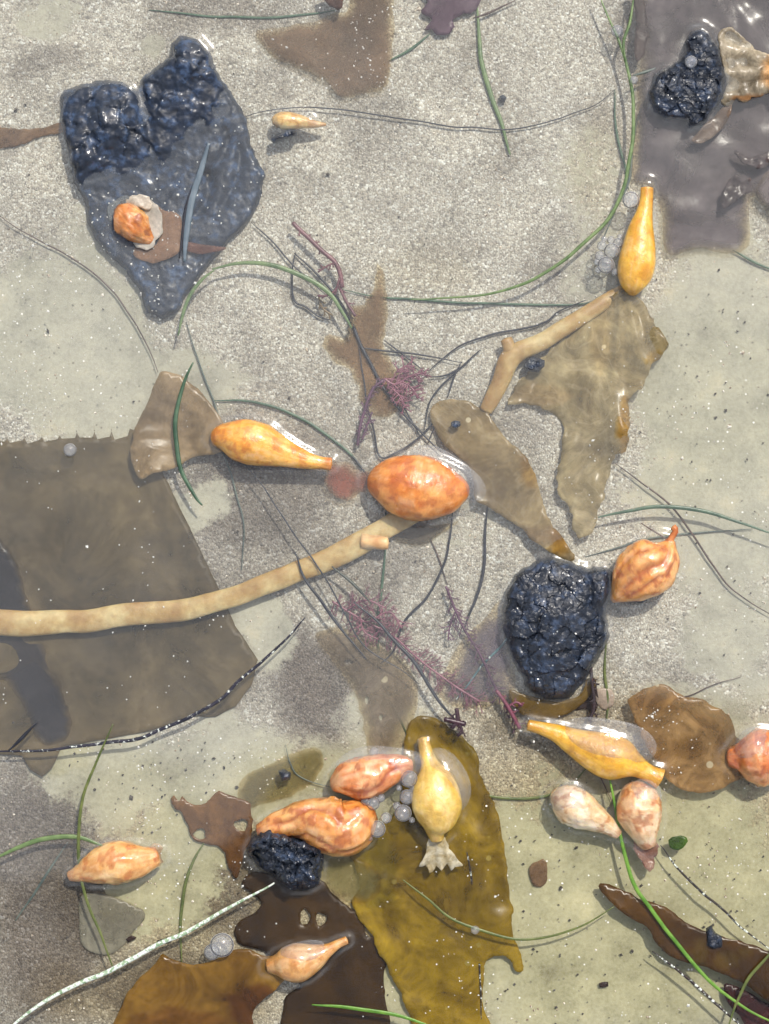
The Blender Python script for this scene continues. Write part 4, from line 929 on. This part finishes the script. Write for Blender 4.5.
# ================================================================== RED ALGAE
def algae(stems, m, label, seed, density=.5, ln=(3, 9), w=.7, name='red_algae', spread=1.2):
    r = random.Random(seed); VV, FF = [], []; off = 0
    def add(pts, nseg=6):
        nonlocal off
        V, F, *_ = tube_arrays(pts, nseg, 2.0, .8, .8, r.randint(0, 999), nmin=4)
        VV.append(V); FF.extend([[i + off for i in f] for f in F]); off += len(V)
    for pts, w0, z in stems:
        add([(p[0], p[1], z, w0) for p in pts])
        c, L0 = catmull([(p[0], p[1], z, w0) for p in pts], max(6, int(sum(math.dist(a, b) for a, b in zip(pts, pts[1:])) * density)))
        for i in range(1, len(c) - 1):
            d = c[i + 1] - c[i - 1]; a = math.atan2(d[1], d[0]) + r.choice((-1, 1)) * r.uniform(.5, spread)
            l = r.uniform(*ln); x, y = c[i][0], c[i][1]
            x2, y2 = x + math.cos(a) * l, y + math.sin(a) * l
            a2 = a + r.uniform(-.6, .6); x3, y3 = x2 + math.cos(a2) * l * .6, y2 + math.sin(a2) * l * .6
            zz = z + r.uniform(-1, .6)
            add([(x, y, z, w), (x2, y2, zz, w * .8), (x3, y3, zz, w * .4)], 5)
            for k in range(2):
                a3 = a + r.uniform(-1.3, 1.3); add([(x2, y2, zz, w * .6), (x2 + math.cos(a3) * l * .6, y2 + math.sin(a3) * l * .6, zz + r.uniform(-.5, .5), w * .4)], 5)
    o = link_mesh(name, np.vstack(VV), FF, m)
    return tag(o, label, 'red algae', 'tufts of red algae')
PINK = mat_strand((104, 58, 74), (138, 90, 102))
algae([([(332, 602), (350, 612), (372, 625), (395, 638), (420, 660), (450, 682), (480, 702)], 1.2, -6.5), ([(348, 608), (365, 600), (385, 608)], .9, -4.5), ([(370, 622), (390, 612), (402, 628)], .9, -4.5), ([(360, 616), (364, 632), (378, 640)], .8, -4.5)], PINK, 'feathery pink-purple algae lying across the stout black stems', 2, .9, (3, 12), .45, spread=1.6)
algae([([(384, 378), (395, 384), (410, 376), (426, 372)], 1.2, -3.5), ([(390, 386), (400, 396), (405, 408)], 1.0, -3.5), ([(398, 382), (412, 388), (418, 398)], 1.0, -3.5), ([(396, 372), (405, 366), (414, 366)], 1.0, -3.5)], PINK, 'dense pink-purple tuft inside the tangle of black stems', 5, .9, (3, 8), .8, spread=1.6)
algae([([(358, 445), (360, 425), (366, 405), (374, 388), (384, 380)], 1.6, -4), ([(362, 440), (368, 422), (372, 412)], 1.0, -4)], G_PURP, 'dark purple algae below the dense pink tuft', 8, .35, (2, 5), .8)
algae([([(293, 222), (306, 236), (320, 250), (334, 262), (340, 275), (342, 288)], 2.3, -1.5), ([(340, 278), (336, 290), (326, 296), (318, 296)], 1.3, -1.5), ([(338, 284), (346, 300), (356, 316)], 1.6, -2.0), ([(334, 262), (326, 266), (318, 272)], .9, -1.5)], mat_strand((84, 48, 56), (122, 80, 84)), 'wine-red knotted sprig above the arched green blade', 11, .12, (2, 5), .9)
algae([([(446, 586), (456, 610), (466, 632), (480, 655), (496, 690), (510, 712), (518, 726)], 1.3, -4), ([(456, 610), (450, 625), (448, 640)], .8, -4)], G_PURP, 'thin purple algae hanging left of the rounded tar lump', 14, .35, (3, 8), .6)
algae([([(456, 708), (457, 720), (452, 729)], 2.2, -.8), ([(444, 720), (455, 722), (466, 724)], 2.6, -.8), ([(457, 720), (462, 730), (458, 736)], 1.6, -.8)], mat_strand((44, 24, 34), (70, 44, 52)), 'dark star-shaped holdfast on the upper tip of the olive blade', 17, .3, (2, 5), 1.0)
algae([([(496, 690), (508, 706), (520, 728)], 2.0, -1.6), ([(508, 706), (516, 702), (522, 706)], 1.2, -1.6)], G_RED, 'wine-red forked stub left of the neck of the yellow flask-shaped float', 19, .12, (2, 4), .9)
algae([([(590, 664), (592, 684), (594, 706), (590, 722)], 1.8, -2.2)], mat_strand((40, 26, 28), (60, 42, 44)), 'blackish sprig hanging from the foot of the rounded tar lump', 23, .2, (2, 5), 1.2)
algae([([(318, 296), (322, 308), (332, 316)], 1.0, -5), ([(345, 300), (352, 322), (348, 334)], 1.0, -5)], mat_strand((96, 80, 50), (130, 110, 80)), 'small olive-brown curl inside the bend of the arched green blade', 29, .3, (2, 5), .8)

# ================================================================== BUBBLES
def uv_sphere(r, nu=20, nv=12, squash=.85):
    V = [(0, 0, r * squash)]; F = []
    for i in range(1, nv):
        a = math.pi * i / nv
        for j in range(nu):
            b = 2 * math.pi * j / nu; V.append((r * math.sin(a) * math.cos(b), r * math.sin(a) * math.sin(b), r * squash * math.cos(a)))
    V.append((0, 0, -r * squash)); l = len(V) - 1
    for j in range(nu):
        F.append([0, 1 + j, 1 + (j + 1) % nu]); F.append([l, l - nu + (j + 1) % nu, l - nu + j])
    for i in range(nv - 2):
        for j in range(nu):
            a = 1 + i * nu + j; b = 1 + i * nu + (j + 1) % nu; F.append([a, a + nu, b + nu, b])
    return V, F
V, F = uv_sphere(1.0)
bme = bpy.data.meshes.new('bubble'); bme.from_pydata(V, [], F); bme.polygons.foreach_set('use_smooth', [True] * len(bme.polygons)); bme.materials.append(M_BUB)
def bubble(px, py, r, label, group, z=.5):
    o = bpy.data.objects.new('bubble', bme); COL.objects.link(o); o.location = P(px, py, z * MM + r * S * .4); o.scale = (r * S,) * 3
    return tag(o, label, 'bubble', group)
bubble(631, 200, 8.5, 'single clear bubble against the neck of the golden club-shaped float', 'bubbles by the golden float', 2)
bubble(222, 945, 12, 'large glassy bubble at the top edge of the big amber-brown blade', 'lone bubbles', 0)
bubble(212, 952, 8, 'smaller bubble touching the large glassy one by the big amber-brown blade', 'lone bubbles', -1)
bubble(374, 752, 4.6, 'small bright bubble above the mottled pink float', 'lone bubbles', 1)
bubble(691, 62, 6, 'greenish-white bubble on top of the knobbly tar lump', 'lone bubbles', 11)
bubble(634, 80, 4, 'small bubble at the fork of the long green strand', 'lone bubbles', .5)
bubble(70, 450, 6.5, 'faint bubble at the toothed edge of the broadest blade', 'lone bubbles', -1)
bubble(475, 930, 4.2, 'small dark-rimmed bubble on the glinting stem of the mustard blade', 'lone bubbles', 0)
bubble(617, 31, 6, 'foamy bubble between the two green strands at the top edge', 'lone bubbles', 0)
for x, y, r in [(612, 251, 8), (606, 265, 8.5), (618, 243, 5), (602, 246, 5), (600, 256, 5), (597, 262, 3.6), (611, 240, 4), (598, 270, 3.5), (615, 272, 3.5), (604, 239, 3), (620, 237, 3)]:
    bubble(x, y, r, 'clear bubble in the foam cluster left of the golden float', 'foam cluster left of the golden float', 1.5)
for x, y, r in [(409, 779, 8.5), (407, 797, 7.5), (403, 813, 8.5), (377, 829, 8.5), (386, 818, 5.5), (373, 803, 7), (366, 801, 5), (381, 798, 4), (369, 837, 4), (413, 789, 4), (397, 806, 4), (412, 820, 3), (361, 806, 3.2), (399, 788, 3)]:
    bubble(x, y, r, 'clear bubble in the chain between the pale yellow ball-shaped float and the mottled pink one', 'bubble chain between the floats', 3)
for x, y, r in [(309, 842, 3.6), (313, 852, 3), (317, 860, 3), (308, 874, 2.6), (296, 832, 2.8)]:
    bubble(x, y, r, 'tiny bead bubble between the small crumbly tar lump and the orange float', 'bead bubbles on the small tar lump', 5)
blade('x', [(0, 0), (4, 0), (4, 4), (0, 4)], 0, M_FILM) if False else None

def ground_z(x, y):
    fade = np.exp(-np.maximum(0, np.hypot(x - 384, y - 512) - 900) / 3000.0)
    z = -9.6 + (.9 * fbm(x / 120, y / 120, 0, 4, 4) + .25 * fbm(x / 12, y / 12, 0, 9, 3)) * fade
    return z * MM

# ================================================================== LOOSE GRAINS (uncountable)
def grains(name, pts, size, mat, label, zfn):
    base = np.array([(1, 0, 0), (-1, 0, 0), (0, 1, 0), (0, -1, 0), (0, 0, .8), (0, 0, -.8)], float)
    fb = np.array([(0, 2, 4), (2, 1, 4), (1, 3, 4), (3, 0, 4), (2, 0, 5), (1, 2, 5), (3, 1, 5), (0, 3, 5)])
    VV, FF = [], []
    for i, (x, y) in enumerate(pts):
        s = size * rng.uniform(.45, 1.0) * (1.7 if rng.random() < .07 else 1) * S; a = rng.uniform(0, 6.28)
        R = np.array([[math.cos(a), -math.sin(a), 0], [math.sin(a), math.cos(a), 0], [0, 0, 1]])
        v = (base * np.array([1, rng.uniform(.5, 1), rng.uniform(.5, .9)])) @ R.T + rng.uniform(-.2, .2, (6, 3))
        VV.append(v * s + np.array(P(x, y, zfn(x, y) * MM))); FF.append(fb + i * 6)
    o = link_mesh(name, np.vstack(VV), np.vstack(FF).tolist(), mat, smooth=False)
    tag(o, label, name.replace('_', ' '), kind='stuff'); return o
m, nt, nodes, L = new_mat('pale_grain'); finish(nt, princ(nt, (.78, .77, .73), .25)); M_GR = m
m, nt, nodes, L = new_mat('dark_chip'); finish(nt, princ(nt, (.06, .05, .04), .5)); M_CH = m
pw = []
def scatter(n, x0, y0, x1, y1, clump=1.0, sd=0):
    k = 0
    while k < n:
        x, y = rng.uniform(x0, x1), rng.uniform(y0, y1)
        if rng.random() < .04 + clump * max(0, float(vnoise(x / 30, y / 30, sd * 1.7, 77))): pw.append((x, y)); k += 1
scatter(90, 60, 90, 265, 320, 1, 1); scatter(260, 0, 180, 240, 470, 1.2, 2); scatter(60, 0, 470, 230, 740, .5, 3)
scatter(90, 270, 5, 395, 95, .6, 4); scatter(80, 420, 300, 680, 560, .8, 5); scatter(80, 610, 390, 769, 690, 1, 6)
scatter(110, 470, 690, 769, 1024, 1, 7); scatter(150, 80, 740, 300, 940, 1, 8); scatter(60, 360, 740, 520, 1020, .5, 9); scatter(60, 640, 690, 735, 790, .8, 10)
def surf_z(x, y):
    if 650 > x > 500 and 700 > y > 555: return -8
    if (x - 165) ** 2 + (y - 190) ** 2 < 75 ** 2: return -.3
    return rng.uniform(-1.5, -.2)
grains('pale_sand_grains', pw, 1.15, M_GR, 'white sand grains and shell flecks afloat over blades and lumps', surf_z)
m, nt, nodes, L = new_mat('shell_bit'); pp = geo_pos(nt); nn = noise(nt, pp, 700, 1); finish(nt, princ(nt, ramp(nt, nn, [(.35, lin(120, 98, 80)), (.5, lin(205, 190, 168)), (.62, lin(240, 236, 226))]), .4)); M_SH = m
ps = []
while len(ps) < 1500:
    x, y = rng.uniform(-60, 830), rng.uniform(-60, 1084)
    if rng.random() < max(.03, float(vnoise(x / 60, y / 60, 3, 91)) + .2): ps.append((x, y))
grains('shell_bits', ps, 1.7, M_SH, 'pale and tan shell bits bedded in the sand', lambda x, y: float(ground_z(np.array([x]), np.array([y]))[0]) / MM + .15)
pd = [(rng.uniform(0, 769), rng.uniform(0, 1024)) for _ in range(120)] + [(rng.uniform(480, 769), rng.uniform(780, 1024)) for _ in range(110)] + [(rng.uniform(60, 250), rng.uniform(740, 860)) for _ in range(60)] + [(rng.uniform(640, 769), rng.uniform(260, 660)) for _ in range(50)]
grains('dark_flecks', pd, 1.8, M_CH, 'dark plant flecks strewn over sand and silt', lambda x, y: -8.6)

# ================================================================== GROUND
def axis(lo, hi, step):
    a = list(np.arange(lo, hi + step / 2, step)); s = step
    b = []; x = a[-1]
    while x < 150: s *= 1.28; x += s; b.append(x)
    c = []; x = a[0]; s = step
    while x > -150: s *= 1.28; x -= s; c.append(x)
    return np.array(c[::-1] + a + b)
def sheet_grid(name, step, zfn, mat, attrs):
    xs, ys = axis(-.235, .235, step), axis(-.30, .30, step)
    X, Y = np.meshgrid(xs, ys); nx, ny = len(xs), len(ys)
    PX, PY = X / S + 384.5, 512 - Y / S
    Z = zfn(PX.ravel(), PY.ravel())
    me = bpy.data.meshes.new(name)
    V = np.stack([X.ravel(), Y.ravel(), Z], 1)
    i = (np.arange(ny - 1)[:, None] * nx + np.arange(nx - 1)[None]).ravel()
    F = np.stack([i, i + 1, i + 1 + nx, i + nx], 1)
    me.vertices.add(len(V)); me.vertices.foreach_set('co', V.ravel())
    me.loops.add(F.size); me.loops.foreach_set('vertex_index', F.ravel().astype(np.int32))
    me.polygons.add(len(F)); me.polygons.foreach_set('loop_start', np.arange(0, F.size, 4, dtype=np.int32)); me.polygons.foreach_set('loop_total', np.full(len(F), 4, np.int32))
    me.update(calc_edges=True); me.validate(); me.polygons.foreach_set('use_smooth', [True] * len(me.polygons))
    o = bpy.data.objects.new(name, me); COL.objects.link(o); me.materials.append(mat)
    attrs(o, PX.ravel(), PY.ravel()); o['kind'] = 'structure'
    return o

def blobs(x, y, lst, warp=26, seed=0, edge=.45):
    xw = x + warp * fbm(x / 55, y / 55, 1.0, seed, 4); yw = y + warp * fbm(x / 55, y / 55, 7.0, seed + 5, 4)
    r = np.zeros_like(x)
    for (cx, cy, rx, ry, s) in lst:
        q = np.sqrt(((xw - cx) / rx) ** 2 + ((yw - cy) / ry) ** 2)
        r = np.maximum(r, s * (1 - sstep(1 - edge, 1 + edge, q)))
    return r
SILT = [(720, 420, 85, 200, 1), (60, 330, 100, 95, .85), (120, 395, 120, 45, .8), (170, 770, 140, 50, .95), (640, 930, 200, 150, 1), (430, 980, 70, 60, .9), (35, 25, 35, 30, .6), (155, 55, 25, 16, .5), (260, 640, 30, 40, .8), (205, 510, 30, 28, .7),
        (590, 170, 35, 55, .45), (170, 880, 60, 70, .8), (340, 820, 80, 80, .9), (610, 255, 50, 60, .5), (740, 640, 60, 60, .7), (110, 250, 60, 60, .5), (700, 720, 60, 30, .6), (380, 720, 50, 40, .6), (470, 520, 40, 20, .4)]
DARKS = [(40, 900, 75, 150, .95), (310, 690, 48, 55, 1), (265, 490, 85, 65, .8), (70, 375, 14, 40, .8), (360, 560, 60, 40, .5), (560, 730, 70, 40, .6), (225, 890, 45, 35, .8), (160, 990, 90, 40, .8), (545, 950, 14, 60, .8), (700, 310, 28, 16, .7), (225, 10, 60, 20, .6), (45, 60, 30, 14, .5), (540, 250, 24, 30, .2), (520, 440, 40, 30, .4), (200, 600, 80, 100, .5), (640, 25, 30, 60, .6)]
OLIVE = [(620, 900, 240, 170, 1), (420, 930, 120, 120, 1), (170, 890, 100, 100, .9), (130, 790, 80, 40, .55), (560, 735, 90, 40, .6), (300, 850, 130, 90, .9), (60, 755, 30, 20, .8), (430, 260, 50, 30, .25), (600, 165, 35, 60, .4), (720, 400, 90, 90, .25), (150, 1000, 120, 40, .8)]
def ground_attr(o, x, y):
    si, da, ol = blobs(x, y, SILT, 34, 1), blobs(x, y, DARKS, 26, 2), blobs(x, y, OLIVE, 30, 3)
    far = sstep(20, 220, np.maximum(np.maximum(-x, x - 769), np.maximum(-y, y - 1024)))
    far_n = sstep(-.1, .3, fbm(x / 160, y / 160, 0, 15, 3))
    si = si * (1 - far) + far * far_n; da = da * (1 - far) + far * .15; ol = ol * (1 - far) + far * .25
    add_col(o, 'mask', np.stack([si, da, ol], 1))
sheet_grid('sand_ground', .0015, ground_z, M_SAND, ground_attr)

mc = np.array(MENISCUS)
MENI = {}
def water_z(x, y):
    z = (.10 * fbm(x / 70, y / 70, 2.0, 31, 3) + .035 * fbm(x / 22, y / 22, 2.0, 37, 2)) * np.exp(-np.maximum(0, np.hypot(x - 384, y - 512) - 1200) / 4000.0)
    k = (x > -60) & (x < 830) & (y > -60) & (y < 1085)
    xx, yy = x[k], y[k]; d = np.full(len(xx), 1e3)
    for (cx, cy, r) in mc: d = np.minimum(d, np.hypot(xx - cx, yy - cy) - r)
    for pl in ROCKS:
        b = (xx > pl[:, 0].min() - 30) & (xx < pl[:, 0].max() + 30) & (yy > pl[:, 1].min() - 30) & (yy < pl[:, 1].max() + 30)
        dd = dist_poly(pl, xx[b], yy[b]); dd[inside(pl, xx[b], yy[b])] *= -1
        d[b] = np.minimum(d[b], dd)
    d = d + 1.2 * fbm(xx / 15, yy / 15, 0, 44, 2)
    full = np.full(len(x), 1e3); full[k] = d; MENI['d'] = full
    z[k] += 1.9 * np.exp(-np.maximum(d, 0) / 4.6)
    return z * MM
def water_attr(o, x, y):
    # milky silt and sky reflection painted as one diffuse veil: thick in the upper left half, nearly clear in the lower right
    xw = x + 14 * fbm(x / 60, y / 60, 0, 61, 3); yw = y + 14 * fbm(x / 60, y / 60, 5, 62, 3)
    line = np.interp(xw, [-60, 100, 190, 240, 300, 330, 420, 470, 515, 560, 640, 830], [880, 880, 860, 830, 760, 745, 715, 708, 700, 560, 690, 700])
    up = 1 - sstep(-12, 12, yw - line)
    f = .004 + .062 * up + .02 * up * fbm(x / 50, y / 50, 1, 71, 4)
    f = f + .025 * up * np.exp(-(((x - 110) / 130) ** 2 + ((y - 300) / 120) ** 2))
    f = np.clip(f, .002, .3) + .16 * np.exp(-((MENI['d'] - 2.6) / 1.9) ** 2) * .7 * (.6 + .6 * vnoise(x / 12, y / 12, 0, 90))  # bright waterline rim around floats and lumps, painted into the veil
    a = o.data.attributes.new('silt_sky_veil', 'FLOAT', 'POINT'); a.data.foreach_set('value', f)
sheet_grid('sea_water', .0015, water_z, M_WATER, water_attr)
